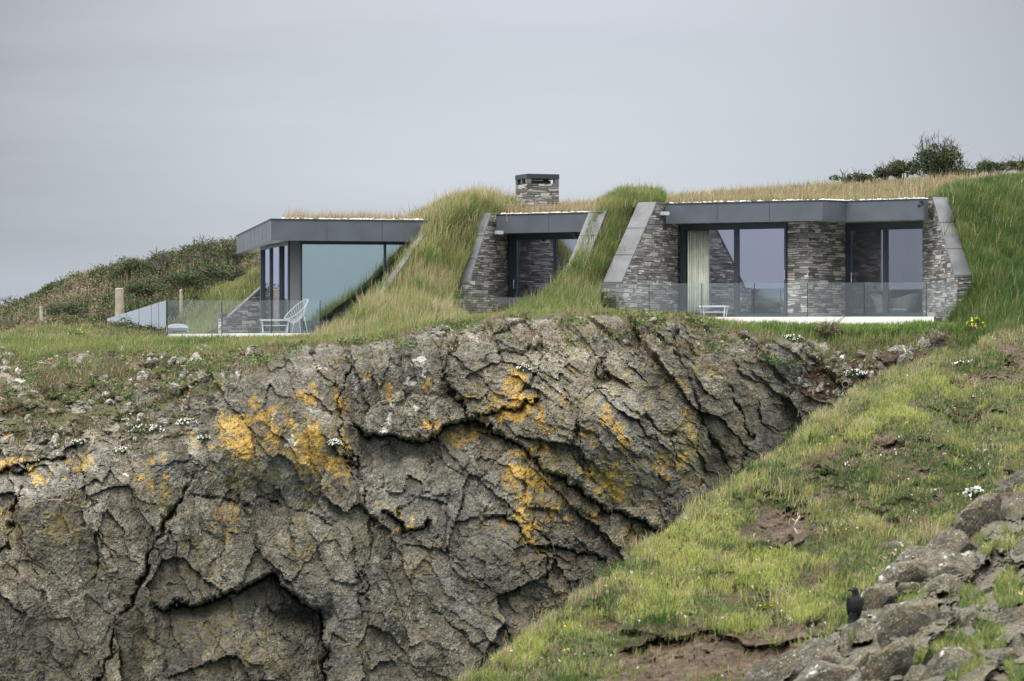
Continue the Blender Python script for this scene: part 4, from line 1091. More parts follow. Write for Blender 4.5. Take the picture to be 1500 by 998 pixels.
flank(pxy(886, 80.0), V2(-0.35, -0.94), 3.7, 1.25, 3.42, 1.33, 0.46, -0.3)
# keypad on the door's stone reveal
# ---- pavilion
C0 = pxy(397, 78.0); CR = pxy(640, 79.15); CL = pxy(346.5, 90.4)
PT, PB, PFZ = 3.195, 2.65, 0.20
fascia([CL, C0, CR], PB, PT)
mb = MB(); il = off([CL, C0, CR], -0.225)
mb.prism([il[0], il[1], il[2], V2(-2.2, 90.6)], PB + .03, PT - .05); hp(mb.build('roof_slab', M['soffit']))
Q0 = pxy(440.5, 79.03); Q1 = pxy(634, 79.66); QC = pxy(425, 79.0); QB = pxy(384, 83.8)
mb = MB(); mb.prism([QC, Q0, Q0 + V2(0, .22), QC + V2(0, .22)], PFZ - .1, PB + .028); hp(mb.build('corner_panel', M['column']))
window(Q0 + V2(.003, .05), Q1, PFZ, PB + .02, cuts=(0.635,), ew=(0.03, 0.03), head=0.09, sill=0.06, mw=0.06, glass='tealglass')
tq = (QC - QB).normalized()
window(QB, QC - tq * .01 + V2(0, .06), PFZ, PB + .02, cuts=(0.36, 0.70), ew=(0.12, 0.10), head=0.10, sill=0.06, mw=0.10)
mb = MB(); mb.prism([QB + V2(.1, 0), QC + V2(.1, .1), Q1 + V2(0, .1), V2(-2.0, 90.2)], PFZ - .14, PFZ - .02); hp(mb.build('room_floor', M['roomfloor']))
mb = MB(); mb.prism([V2(-7.5, 90.3), V2(-2.0, 90.3), V2(-2.0, 90.45), V2(-7.6, 90.45)], PFZ - .1, PB + .028)
mb.prism([QB + V2(.03, .02), QB + V2(.15, .02), V2(-7.3, 90.29), V2(-7.42, 90.29)], PFZ - .1, PB + .026)
mb.prism([V2(-2.1, 80.0), V2(-2.0, 80.0), V2(-2.0, 90.29), V2(-2.1, 90.29)], PFZ - .1, PB + .027)
hp(mb.build('inner_wall', M['room']))
flank(V2(-1.84, 80.12), V2(-1.84, -4.4), 5.4, 0.85, 3.21, 0.45, 0.13, -0.4)
# low wall beside the far end of the side glazing
flank(pxy(386, 90.8), V2(-1.0, -1.15), 1.55, 0.05, 1.62, 0.62, -0.10, -0.1, plinth=(0.22, 0.80))

# ---- chimney
ch_c = V2(0.72, 84.4); ch_a = math.radians(20)
def chbox(mb, dx, dy, z0, z1, ox=0.0, oy=0.0):
    ca, sa = math.cos(ch_a), math.sin(ch_a)
    q = [(ox - dx / 2, oy - dy / 2), (ox + dx / 2, oy - dy / 2), (ox + dx / 2, oy + dy / 2), (ox - dx / 2, oy + dy / 2)]
    mb.prism([V2(ch_c.x + x * ca - y * sa, ch_c.y + x * sa + y * ca) for x, y in q], z0, z1)
mb = MB(); chbox(mb, 0.97, 0.95, 3.2, 4.46); chim = hp(mb.build('chimney', M['slate']))
for ox, oy, w_ in ((-.42, -.41, .13), (-.42, .41, .13), (.42, -.41, .13), (.42, .41, .13), (-.435, 0, .10)):
    mb = MB(); chbox(mb, w_, w_, 4.463, 4.605, ox, oy); sub(mb.build('cap_pier', M['coping']), chim)
mb = MB(); chbox(mb, 0.60, 0.60, 4.463, 4.56); sub(mb.build('flue', M['black']), chim)
mb = MB(); chbox(mb, 0.99, 0.97, 4.608, 4.74); sub(mb.build('cap', M['frame']), chim)

# ---- fittings on the walls
def lamp(px, py, Y, name='floodlight'):
    c = at(px, py, Y)
    mb = MB(); mb.box((c.x, c.y, c.z), 0.20, 0.16, 0.10, 0.5); o = hp(mb.build(name, M['whitemetal'], bevel=0.012))
    mb = MB(); mb.box((c.x - .08, c.y + .10, c.z - .10), 0.07, 0.12, 0.12, 0.5); sub(mb.build('bracket', M['frame']), o)
lamp(974, 313, 78.75); lamp(731, 341, 79.9)
c = at(1350, 298, 76.35); mb = MB(); mb.box((c.x, c.y, c.z), .10, .10, .13, 0.3); o = hp(mb.build('security_camera', M['black'], bevel=.015))
mb = MB(); mb.tube([(c.x - .03, c.y - .04, c.z - .05), (c.x - .09, c.y - .2, c.z - .08)], .045, 10); sub(mb.build('lens_hood', M['black']), o)
c = H0 + t3 * 0.42 + n3 * 0.016; mb = MB(); mb.prism([c, c + t3 * .13, c + t3 * .13 + n3 * .02, c + n3 * .02], 1.42, 1.52); hp(mb.build('keypad', M['black']))

# ------------------------------------------------------------------ terraces
def terrace(poly, z, label):
    mb = MB(); mb.prism(poly, z - 0.30, z - 0.012); o = mb.build('terrace', M['white'])
    tag(o, label, 'terrace', kind='structure')
BR0, BR1 = pxy(877, 76.4), pxy(1402, 74.45)
TR1 = pxy(1366, 74.5)
terrace([pxy(905, 76.0), pxy(1368, 74.2), G4 + V2(.1, .05), G3 + V2(0, .02), G2_ + V2(0, .01), G0 + V2(0, .05)], ZF - 0.005, 'white terrace edge below the right wing windows')
terrace([pxy(690, 77.3), pxy(830, 76.6), pxy(880, 79.9), H0 + V2(0, .05)], MFZ - 0.005, 'white terrace in front of the middle wing')
PA, PBk = pxy(244, 77.2), pxy(205, 90.5)
terrace([PA, pxy(436, 76.8), V2(-3.9, 76.5), V2(-2.9, 79.7), pxy(390, 90.3), PBk], PFZ, 'white terrace in front of the glass pavilion')

# ------------------------------------------------------------------ glass balustrades
def balustrade(pts, joints, z0, z1, label, post=None, glass='clear'):
    a, b = pts
    root = tag(empty('glass_balustrade', (a.x, a.y, z0)), label, 'balustrade')
    inv = Matrix.Translation(-root.location)
    L = (b - a).length; t = (b - a) / L; nn = V2(t.y, -t.x)
    zz = lambda z, s: z(s) if callable(z) else z
    for i in range(len(joints) - 1):
        s0, s1 = joints[i] * L + .012, joints[i + 1] * L - .012
        mb = MB(); q = lambda s, w: a + t * s + nn * w
        mb.prism([q(s0, .008), q(s1, .008), q(s1, -.008), q(s0, -.008)], [zz(z0, s / L) for s in (s0, s1, s1, s0)], [zz(z1, s / L) for s in (s0, s1, s1, s0)])
        o = mb.build('glass_panel', M[glass]); o.parent = root; o.matrix_parent_inverse = inv
    for j in joints[0 if post else 1:len(joints) if post else -1]:
        mb = MB(); s = min(max(j * L, .02), L - .02); w_ = .009
        mb.prism([q(s - w_, .012), q(s + w_, .012), q(s + w_, -.012), q(s - w_, -.012)], zz(z0, s / L) - .05, zz(z1, s / L) - .01)
        o = mb.build('clamp_post', M['frame']); o.parent = root; o.matrix_parent_inverse = inv
    return root
def fr_at(pxs_, a, b):
    out = []
    for p in pxs_:
        k = (p - 750) / F
        s = (k * a.y - a.x) / ((b.x - a.x) - k * (b.y - a.y)); out.append(s)
    return out
jR = fr_at([877, 951, 1028, 1105, 1183, 1266, 1357, 1402], BR0, BR1)
balustrade((BR0, BR1), jR, ZF - .02, 1.475, 'long clear glass balustrade along the terrace of the right wing')
BM0, BM1 = pxy(664, 77.0), pxy(836, 75.9)
balustrade((BM0, BM1), fr_at([664, 745, 836], BM0, BM1), MFZ - .1, 1.12, 'short glass balustrade in front of the middle wing door')
BP1 = pxy(470, 76.75)
balustrade((PA, BP1), fr_at([244, 325, 398, 470], PA, BP1), PFZ - .02, 1.05, 'clear glass balustrade along the front of the pavilion terrace', True)
BL = pxy(157, 86.5)
balustrade((BL, PA + V2(-.02, 0.0)), fr_at([157, 176, 186, 204, 222, 233, 243.6], BL, PA + V2(-.02, 0)), -0.1, lambda s: 0.64 + 0.41 * s, 'raked glass balustrade stepping down the grass left of the pavilion terrace', None, 'screen')

# ------------------------------------------------------------------ furniture and things in the rooms
def wire_chair(loc, rz, label):
    root = tag(empty('wire_chair', loc, rz), label, 'chair', 'white wire garden chairs on the pavilion terrace')
    ring = []
    for k in range(28):
        a = 2 * math.pi * k / 28
        x = 0.42 * math.sin(a); y = -0.36 * math.cos(a)
        ring.append((x, y, 0.62 - 0.45 * math.cos(a) * 0.72 + (0.04 if abs(math.sin(a)) > .7 else 0)))
    # y negative = front (low lip), y positive = high back
    ring = [(x, y, 0.44 + (0.62 * ((y + .36) / .72) ** 1.15)) for x, y, z in ring]
    mb = MB(); mb.tube(ring, 0.013, 8, True); mb.build('rim', M['whitemetal'], root, smooth=True)
    mb = MB(); c = Vector((0, 0.02, 0.34))
    for p in ring:
        p = Vector(p); m_ = (p + c) / 2 + Vector((0, 0.05, -0.10))
        mb.tube([p, m_, c + (p - c).normalized() * 0.05], 0.006, 5)
    mb.tube([c + Vector((.05 * math.cos(a), .05 * math.sin(a), 0)) for a in np.linspace(0, 2 * math.pi, 13)[:-1]], .007, 5, True)
    mb.build('wire_seat', M['whitemetal'], root, smooth=True)
    for sx in (-1, 1):
        for sy in (-1, 1):
            mb = MB(); mb.tube([(sx * .20, sy * .16 + .02, .43 if sy < 0 else .50), (sx * .27, sy * .27, 0.0)], 0.012, 8)
            mb.build('leg', M['whitemetal'], root, smooth=True)
    return root
def copy_tree(o, parent=None):
    c = o.copy(); COL.objects.link(c)
    if parent is not None: c.parent = parent
    for ch in list(o.children): copy_tree(ch, c)
    return c
cp = pxy(434, 77.6)
ch0 = wire_chair((cp.x, cp.y, PFZ), math.radians(-62), 'white wire garden chair at the right end of the pavilion terrace')
ch0.scale = (.84, .84, .84)
cp = pxy(260, 80.5)
root = tag(empty('low_lounge_seat', (cp.x, cp.y, PFZ), math.radians(8)), 'low white lounge seat with rounded back behind the corner of the pavilion balustrade', 'seat')
mb = MB(); n_ = 16
arc = [(.30 * math.cos(math.pi * k / n_), .10 + .16 * math.sin(math.pi * k / n_) ** .6) for k in range(n_ + 1)]
for (x0, z0), (x1, z1) in zip(arc[:-1], arc[1:]):
    mb.hexa([(x0, .20, .02), (x1, .20, .02), (x1, .26, .02), (x0, .26, .02)], [(x0, .24, z0), (x1, .24, z1), (x1, .30, z1), (x0, .30, z0)])
mb.build('backrest', M['weave'], root)
mb = MB(); mb.box((0, 0, .10), .56, .40, .08); mb.build('seat', M['column'], root, bevel=.02)
def slat_table(loc, rz, lx, ly, h, label, low=None):
    root = tag(empty('slatted_table', loc, rz), label, 'table')
    mb = MB(); k = 9
    for i in range(k):
        mb.box((-lx / 2 + lx * (i + .5) / k, 0, h - .012), lx / k * .62, ly, .022)
    mb.build('slatted_top', M['whitemetal'], root)
    mb = MB()
    for s in (-1, 1):
        mb.box((0, s * (ly / 2 + .016), h - .02), lx + .06, .03, .045); mb.box((s * (lx / 2 + .016), 0, h - .02), .03, ly, .044)
    mb.build('rim', M['whitemetal'], root)
    for sx in (-1, 1):
        for sy in (-1, 1):
            mb = MB(); mb.bar((sx * lx / 2 * .96, sy * ly / 2 * .9, h - .045), (sx * lx / 2 * .88, sy * ly / 2 * .86, 0), .03); mb.build('leg', M['whitemetal'], root)
    if low:
        mb = MB()
        for s in (-1, 1): mb.box((0, s * ly * .42, low), lx * .86, .022, .022)
        k = 10
        for i in range(k): mb.box((-lx * .43 + lx * .86 * (i + .5) / k, 0, low + .001), .02, ly * .82, .02)
        mb.build('lower_rail', M['whitemetal'], root)
    return root
p = pxy(403, 77.9); slat_table((p.x, p.y, PFZ), math.radians(4), .72, .5, .36, 'low white slatted table beside the wire chair', .20)
p = pxy(1046, 76.9); slat_table((p.x, p.y, ZF), math.radians(-14), .66, .42, .29, 'low white slatted table on the terrace before the curtained window', .12)
p = pxy(468, 78.2)
root = tag(empty('garden_bench', (p.x, p.y, PFZ), math.radians(6)), 'small dark bench on the pavilion terrace right of the wire chair', 'bench')
mb = MB(); mb.box((0, 0, .30), .62, .34, .04); mb.build('seat', M['frame'], root)
for sx in (-1, 1): mb = MB(); mb.box((sx * .26, 0, .14), .04, .30, .279); mb.build('leg', M['frame'], root)

# curtain behind the left pane of the right wing
mb = MB(); ca_ = G0 + t1 * 0.17 - n1 * 0.10
pts = []
for i in range(61):
    s = 0.66 * i / 60
    wv = .045 * math.sin(i * 1.02) + .02 * math.sin(i * .37 + 1)
    q_ = ca_ + t1 * s + n1 * wv * .7; pts.append(q_)
o = len(mb.v)
for q_ in pts: mb.v.append(Vector((q_.x, q_.y, ZF + .03)))
for q_ in pts: mb.v.append(Vector((q_.x, q_.y, ZB - .06)))
for q_ in pts: mb.v.append(Vector((q_.x - n1.x * .006, q_.y - n1.y * .006, ZF + .03)))
for q_ in pts: mb.v.append(Vector((q_.x - n1.x * .006, q_.y - n1.y * .006, ZB - .06)))
n_ = 61
for i in range(60):
    mb.f += [(i, i + 1, n_ + i + 1, n_ + i), (2 * n_ + i, 3 * n_ + i, 3 * n_ + i + 1, 2 * n_ + i + 1), (i, 2 * n_ + i, 2 * n_ + i + 1, i + 1), (n_ + i, n_ + i + 1, 3 * n_ + i + 1, 3 * n_ + i)]
tag(mb.build('curtain', M['curtain'], smooth=True), 'pale sage curtain hanging behind the left pane of the right wing', 'curtain')

# bed behind the second pane
p = pxy(1112, 79.3) + V2(.35, 1.6)
root = tag(empty('bed', (p.x, p.y, ZF), math.radians(-26)), 'white made bed seen through the wide window of the right wing', 'bed')
mb = MB(); mb.box((0, 0, .16), 1.9, 1.5, .24); mb.build('bed_base', M['room'], root, bevel=.02)
mb = MB(); mb.box((0, 0, .40), 1.86, 1.46, .22); mb.build('mattress', M['linen'], root, bevel=.06, smooth=True)
mb = MB(); mb.box((.1, 0, .55), 1.6, 1.52, .08); mb.build('duvet', M['linen'], root, bevel=.035, smooth=True)
for s in (-1, 1): mb = MB(); mb.box((-.68, s * .36, .60), .42, .62, .15, s * .05); mb.build('pillow', M['linen'], root, bevel=.06, smooth=True)

# bathtub and its standing tap behind the far right window
p = pxy(1314, 79.0) + V2(0.0, .45)
bm = bmesh.new(); rings = []
nseg = 40
def tub_ring(sx, sy, zf, sh=1.0):
    r = []
    for k in range(nseg):
        a = 2 * math.pi * k / nseg
        c_, s_ = math.cos(a), math.sin(a)
        x = sx * math.copysign(abs(c_) ** .8, c_); y = sy * math.copysign(abs(s_) ** .8, s_)
        r.append(bm.verts.new((x, y, zf + (0.17 * (abs(x) / .72) ** 2 * sh if zf > .2 else 0))))
    return r
for sx, sy, z_, sh in ((.42, .24, 0, 0), (.50, .29, .05, 0), (.60, .35, .30, .45), (.70, .40, .47, 1), (.715, .41, .49, 1), (.70, .395, .495, 1), (.66, .365, .47, 1), (.55, .31, .30, .4), (.42, .22, .12, 0)):
    rings.append(tub_ring(sx, sy, z_, sh))
for a, b in zip(rings[:-1], rings[1:]):
    for k in range(nseg): bm.faces.new((a[k], a[(k + 1) % nseg], b[(k + 1) % nseg], b[k])).smooth = True
bm.faces.new(list(reversed(rings[0]))); bm.faces.new(rings[-1])
me = bpy.data.meshes.new('bathtub'); bm.to_mesh(me); bm.free()
o = link('bathtub', me, M['enamel']); o.location = (p.x, p.y, ZF); o.rotation_euler = (0, 0, math.radians(-40))
tag(o, 'white freestanding bathtub with raised ends behind the far right window', 'bathtub')
q_ = p + V2(-.16, -.36)
mb = MB(); 
for dx in (-.03, .03): mb.tube([(q_.x + dx, q_.y, ZF), (q_.x + dx, q_.y, ZF + .82 + (dx > 0) * .1)], .012, 8)
mb.tube([(q_.x + .03, q_.y, ZF + .91), (q_.x + .03, q_.y + .08, ZF + .96), (q_.x + .03, q_.y + .2, ZF + .94), (q_.x + .03, q_.y + .24, ZF + .88)], .012, 8)
mb.tube([(q_.x - .07, q_.y, ZF + .78), (q_.x + .07, q_.y, ZF + .78)], .018, 8)
tag(mb.build('bath_tap', M['whitemetal'], smooth=True), 'slim standing bath tap in front of the white bathtub', 'tap')

# ------------------------------------------------------------------ fence on the hill
fp = [(60, 484, 95.5, 450, .12), (175, 472, 96.5, 423, .31), (265, 453, 98.5, 425, .11)]
fence = tag(empty('wire_fence', tuple(at(60, 482, 95.5))), 'old wire fence with three wooden posts on the scrubby hill', 'fence')
FI = Matrix.Translation(-fence.location)
tops = []
for px, pb, Yp, pt, wd in fp:
    b_ = at(px, pb, Yp); t_ = at(px, pt, Yp)
    mb = MB(); mb.tube([b_ - Vector((0, 0, .4)), (b_ + t_) / 2 + Vector((.01, 0, 0)), t_, t_ + Vector((0, 0, .015))], [wd / 2, wd / 2 * .98, wd / 2 * .93, wd / 2 * .7], 10)
    o = mb.build('post', M['wood']); o.parent = fence; o.matrix_parent_inverse = FI
    tops.append((b_, t_))
for fz in (.55, .9):
    mb = MB(); pts = [at(-140, 494 - 10 * fz, 96)] + [b_.lerp(t_, fz) - Vector((0, wd / 2, 0)) for b_, t_ in tops] + [at(352, 409 - 8 * fz, 99)]
    mb.tube(pts, .0022, 5); o = mb.build('wire', M['bark']); o.parent = fence; o.matrix_parent_inverse = FI

# ------------------------------------------------------------------ grass and other ground cover
rng = np.random.default_rng(5)
def tint(P, seed, pal, sc=0.5, var=0.25, spread=0.55):
    """each blade takes its own colour from a palette, in drifts"""
    f = 0.5 + spread * fbm(P[:, 0] * sc, (P[:, 1] + P[:, 2] * 1.5) * sc, 3, seed) + 0.16 * rng.normal(size=len(P))
    f = np.clip(f, 0, .999) * (len(pal) - 1)
    pal = np.array(pal); i = f.astype(int); k = (f - i)[:, None]
    c = pal[i] * (1 - k) + pal[np.minimum(i + 1, len(pal) - 1)] * k
    return vary(c, len(P), rng, var)
GREEN = [(.09, .145, .038), (.14, .195, .055), (.20, .24, .078), (.275, .28, .12), (.38, .34, .20)]
LUSH = [(.07, .125, .032), (.115, .175, .046), (.17, .22, .064), (.235, .26, .09)]
TAN = [(.15, .145, .05), (.22, .185, .085), (.30, .235, .125), (.36, .285, .17)]
STRAW = [(.34, .26, .16), (.42, .33, .21), (.46, .37, .26)]
def grass(name, G, dens, h, w, pal, seed, mask=None, label=None, bend=.5, sc=.5, hvar=.5, straw=0.0, wind=(.22, 0), cat='grass', keep=None):
    P, i, j = scatter(G, dens, mask, seed)
    if keep is not None:
        k = keep(P); P = P[k]
    n = len(P); r = np.random.default_rng(seed + 1)
    Hh = h * (1 - hvar + 2 * hvar * r.random(n)) * (1 + .35 * fbm(P[:, 0] * 1.3, P[:, 1] * 1.3, 2, seed + 2))
    C = tint(P, seed + 3, pal, sc)
    Wd = w * (.6 + .8 * r.random(n))
    if straw:
        s = r.random(n) < straw
        C[s] = vary(np.array(STRAW)[r.integers(0, 3, s.sum())], s.sum(), r); Hh[s] *= 1.5; Wd[s] *= .7
    o = link(name, blades_mesh(name, P, np.clip(Hh, .02, None), Wd, C, seed + 4, bend, wind), M['grass'])
    return tag(o, label, cat, kind='stuff')
r_ = np.linspace(0, 1, GA.shape[0])[:, None] * np.ones(GA.shape[1])[None, :]
grass('grass', GA, 900, .30, .014, [(.11, .17, .045), (.17, .225, .065), (.25, .285, .09), (.33, .33, .14), (.44, .39, .24)], 300, None, 'tall green grass on the bank left of the middle wing', straw=.16)
grass('grass', GB, 900, .27, .014, GREEN[:4], 310, None, 'green grass on the bank between middle and right wing', straw=.06)
grass('grass', GC, 800, .26, .015, [(.05, .095, .026), (.075, .13, .034), (.115, .165, .045), (.165, .20, .065)], 320, None, 'lush grass on the bank at the right end of the house', straw=.03)
grass('grass', GR, 120, .22, .018, TAN[:3] + GREEN[1:3], 330, sstep(.35, .55, np.linspace(0, 1, GR.shape[0]))[:, None] * np.ones(GR.shape[1])[None, :], 'dry grass on the low hill behind the roofs', straw=.25)
def tussocks(G, dens, mask, seed, pal, h, w, label, nb=40, spread=.16):
    Pc, i_, j_ = scatter(G, dens, mask, seed); r = np.random.default_rng(seed + 1); nc = len(Pc)
    rad = np.repeat(spread * (.4 + r.random(nc)), nb)
    Pt = np.repeat(Pc, nb, 0) + np.stack([r.normal(size=nc * nb) * rad, r.normal(size=nc * nb) * rad, np.zeros(nc * nb)], 1)
    C = vary(np.repeat(np.array(pal)[r.integers(0, len(pal), nc)], nb, 0), nc * nb, r, .25)
    H = np.repeat(h * (.55 + .9 * r.random(nc)), nb) * (.6 + .7 * r.random(nc * nb))
    tag(link('grass', blades_mesh('grass', Pt, H, w * (.6 + .8 * r.random(nc * nb)), C, seed + 2, 1.0, (.35, -.1)), M['grass']), label, 'grass', kind='stuff')
TUS = [(.07, .125, .03), (.11, .18, .045), (.22, .28, .075), (.33, .31, .15), (.42, .36, .22), (.16, .24, .06)]
tussocks(GA, 3.2, None, 306, TUS, .36, .016, 'leaning tussocks in the tall grass of the bank left of the middle wing')
tussocks(GB, 3.0, None, 316, TUS[:4] + TUS[5:], .30, .016, 'leaning tussocks in the grass of the bank between middle and right wing')
tussocks(GC, 2.6, None, 326, [(.05, .10, .026), (.08, .14, .036), (.13, .18, .05), (.17, .20, .07)], .28, .017, 'leaning tussocks in the lush grass at the right end of the house')
# roof turf
def roof_turf(front, back_y, z, rise, seed, pal, label, dens=420, h=.20, xr=None):
    n = 60
    L = np.linspace(0, len(front) - 1, n)
    fx = np.interp(L, range(len(front)), [p.x for p in front]); fy = np.interp(L, range(len(front)), [p.y for p in front])
    m_ = 24; t = np.linspace(0, 1, m_)[:, None]
    by = np.broadcast_to(np.asarray(back_y, float), (n,))
    Y_ = fy + (by - fy) * t; X_ = fx[None, :] + 0 * t
    Z_ = z + rise * sstep(0, 1, t) + .03 * fbm(X_ * 2, Y_ * 2, 3, seed) + 0 * X_ - .10 * sstep(.06, 0, t)
    G = np.stack([X_, Y_, Z_], -1)[::-1]
    tag(link('roof_turf', grid_mesh('roof_turf', G), M['turf']), label + ', its soil layer', 'roof turf', kind='structure')
    en = np.linspace(0, 1, n)[None, :] * np.ones((m_, 1)); en = sstep(0, .05, en) * sstep(1, .97, en)
    grass('grass', G, dens, h, .013, pal, seed, .25 + .75 * en * sstep(-.5, .2, fbm(X_ * 1.5, Y_ * 1.5, 3, seed + 9)), label, straw=.45, bend=.3, wind=(.1, 0))
    # white pebbles along the eaves
    r = np.random.default_rng(seed)
    nP = int(sum((front[i + 1] - front[i]).length for i in range(len(front) - 1)) * 42)
    s = r.random(nP) * (len(front) - 1); i = s.astype(int); f = s - i
    fr = np.array([[p.x, p.y] for p in front]); p2 = fr[i] * (1 - f)[:, None] + fr[np.minimum(i + 1, len(front) - 1)] * f[:, None]
    ico = bmesh.new(); bmesh.ops.create_icosphere(ico, subdivisions=1, radius=1)
    iv = np.array([v.co[:] for v in ico.verts]); ifc = np.array([[v.index for v in fc.verts] for fc in ico.faces]); ico.free()
    VV, FF = [], []
    for k in range(nP):
        sz = .022 + .03 * r.random()
        v = iv * (1 + .25 * r.normal(size=(len(iv), 1)) * .5) * np.array([sz * 1.3, sz, sz * .7])
        VV.append(v + np.array([p2[k, 0], p2[k, 1] + .05 + .16 * r.random(), z + .02 + .03 * r.random()])); FF.append(ifc + k * len(iv))
    me = np_mesh('pebbles', np.concatenate(VV), np.concatenate(FF).ravel(), np.full(nP * len(ifc), 3), False)
    tag(link('pebbles', me, M['pebble']), 'white pebbles along the edge of ' + label, 'pebbles', kind='stuff')
roof_turf(off([C0 + V2(.25, .35), CR], -0.30), 91, 3.21, .03, 340, TAN[1:], 'short dry grass on the flat roof of the glass pavilion')
roof_turf(off(MF, -0.30), 86.2, 3.41, .28, 350, TAN, 'short dry grass on the roof of the middle wing')
roof_turf(off(RF, -0.30), 85, 3.665, .14, 360, TAN[:2] + [GREEN[1], GREEN[2]] + TAN[2:3], 'dry flowering grass on the roof of the right wing', h=.18)
# the headland lawn and cliff turf
tgrow = sstep(.45, .8, vegm) * sstep(3.3, 3.9, TR)
lawn = tgrow * sstep(4.2, 4.9, TR) * (TR < 6.1)
housefoot = lambda P: ~(((P[:, 1] > 75.4) & (P[:, 0] > -9.3) & (P[:, 0] < -3.6) & (P[:, 1] > 77.0)) | ((P[:, 0] > 2.6) & (P[:, 0] < 10.9) & (P[:, 1] > 76.3 - .27 * (P[:, 0] - 2.6))))
hl = lambda P: housefoot(P)
grass('grass', Gc, 520, .13, .014, LUSH + GREEN[2:4], 370, lawn * (1 - .7 * sstep(.2, .5, soilm)), 'short green lawn between the cliff edge and the terraces', keep=hl, straw=.05)
grass('grass', Gc, 620, .15, .03, [(.09, .17, .04), (.14, .235, .055), (.20, .29, .075)], 375, sstep(4.9, 5.3, TR) * (TR < 5.95) * sstep(1085, 1115, PX) * sstep(1440, 1400, PX), 'leafy green growth along the foot of the right terrace', keep=hl, bend=.8, cat='plants')
grass('grass', Gc, 380, .10, .016, [(.06, .085, .025), (.10, .12, .04), (.16, .14, .07), (.24, .19, .12)], 380, tgrow * (1 - sstep(4.2, 4.9, TR)) * sstep(-.15, .15, fbm(X * 1.8, Z * 3, 3, 94)), 'short mixed turf along the brow of the cliff', bend=.8, sc=.9, straw=.12)
grass('grass', Gc, 330, .09, .02, [(.05, .08, .03), (.09, .11, .045), (.17, .135, .08), (.22, .17, .12)], 385, shelf * sstep(.0, .25, fbm(X * 1.3, Z * 2.2, 3, 95)), 'tufts of turf and dead thrift on the left shelf of the cliff', bend=1.0, sc=1.2)
Pm, im_, jm = scatter(Gc, 300, np.maximum(shelf, gul * sstep(2.6, 3.2, TR) * sstep(5.2, 4.8, TR)) * sstep(.05, .3, fbm(X * 2.2, Z * 4, 4, 97)), 387)
n = len(Pm); r = np.random.default_rng(388); Pm = Pm + r.normal(size=(n, 3)) * np.array([.03, .03, .03]) + np.array([0, -.03, .02])
tag(link('heath', cards_mesh('heath', Pm, .05 + .05 * r.random(n), tint(Pm, 389, [(.045, .07, .026), (.08, .11, .04), (.15, .13, .07), (.25, .195, .135), (.34, .28, .20)], 1.3, .3, .8), 390), M['leaf']), 'low cushions of dead thrift and leaves on the left shelf of the cliff', 'heath', kind='stuff')
lipm = sstep(3.0, 3.5, TR) * sstep(4.7, 4.3, TR) * sstep(.08, .32, fbm(X * 1.2, Z * 3.5, 4, 392))
Pm, im_, jm = scatter(Gc, 420, lipm * (1 - gul), 393)
n = len(Pm); r = np.random.default_rng(394); Pm = Pm + r.normal(size=(n, 3)) * np.array([.04, .04, .04]) + np.array([0, -.04, .03])
tag(link('plants', cards_mesh('plants', Pm, .05 + .05 * r.random(n), tint(Pm, 395, [(.06, .11, .03), (.10, .16, .045), (.16, .20, .065), (.24, .20, .12)], 1.1, .3, .7), 396), M['leaf']), 'low green plants and thrift spilling over the brow of the cliff', 'plants', kind='stuff')
thr = sstep(3.0, 3.3, TR) * sstep(4.6, 4.2, TR) * sstep(420, 520, PX) * sstep(1130, 1080, PX) * sstep(0.0, .2, fbm(X * 1.5, Z * 4, 3, 96))
grass('grass', Gc, 420, .07, .018, [(.12, .13, .05), (.22, .18, .10), (.32, .20, .15), (.36, .29, .2)], 388, thr, 'dry pinkish thrift on the rock brow below the house', bend=1.0, sc=1.0)
# the spur
gm = (.12 + .88 * sstep(1720, 1640, PXf)) * (1 - sstep(.3, .7, rockm)) * (1 - .94 * sstep(.35, .75, soil_f + .35 * fbm(U * 7, V * 9, 3, 138))) * np.concatenate([np.full((4, len(spx)), .7), np.ones((nr, len(spx)))], 0)
near = np.clip((36 / Yf) ** 2, .3, 1.6)
SPUR = [(.08, .13, .032), (.15, .205, .052), (.235, .275, .075), (.31, .315, .11), (.40, .365, .19)]
patchn = fbm(U * 1.9, V * 3.4, 4, 132)
thick = sstep(-.25, .25, patchn)
hz = sstep(.3, .65, heath + .3 * patchn)
grass('grass', Gf, 1100, .10, .009, [(.22, .275, .065), (.31, .35, .085), (.39, .39, .12), (.46, .43, .20)], 404, gm * near * sstep(.25, .7, bright_z + .5 * patchn) * (1 - hz), 'bright fresh grass on the open parts of the near hillside', bend=1.0, sc=1.5)
grass('grass', Gf, 900, .085, .009, SPUR, 400, gm * near * (.22 + .78 * thick) * (1 - .85 * hz), 'mixed green grass on the near hillside', bend=1.1, sc=1.3, straw=.05)
grass('grass', Gf, 800, .05, .016, [(.035, .065, .022), (.055, .10, .03), (.085, .125, .04), (.12, .095, .06), (.22, .165, .12)], 410, gm * near * (.25 + 1.0 * hz + .4 * (1 - thick)), 'low dark heath cushions on the near hillside', bend=1.3, sc=1.6, cat='heath')
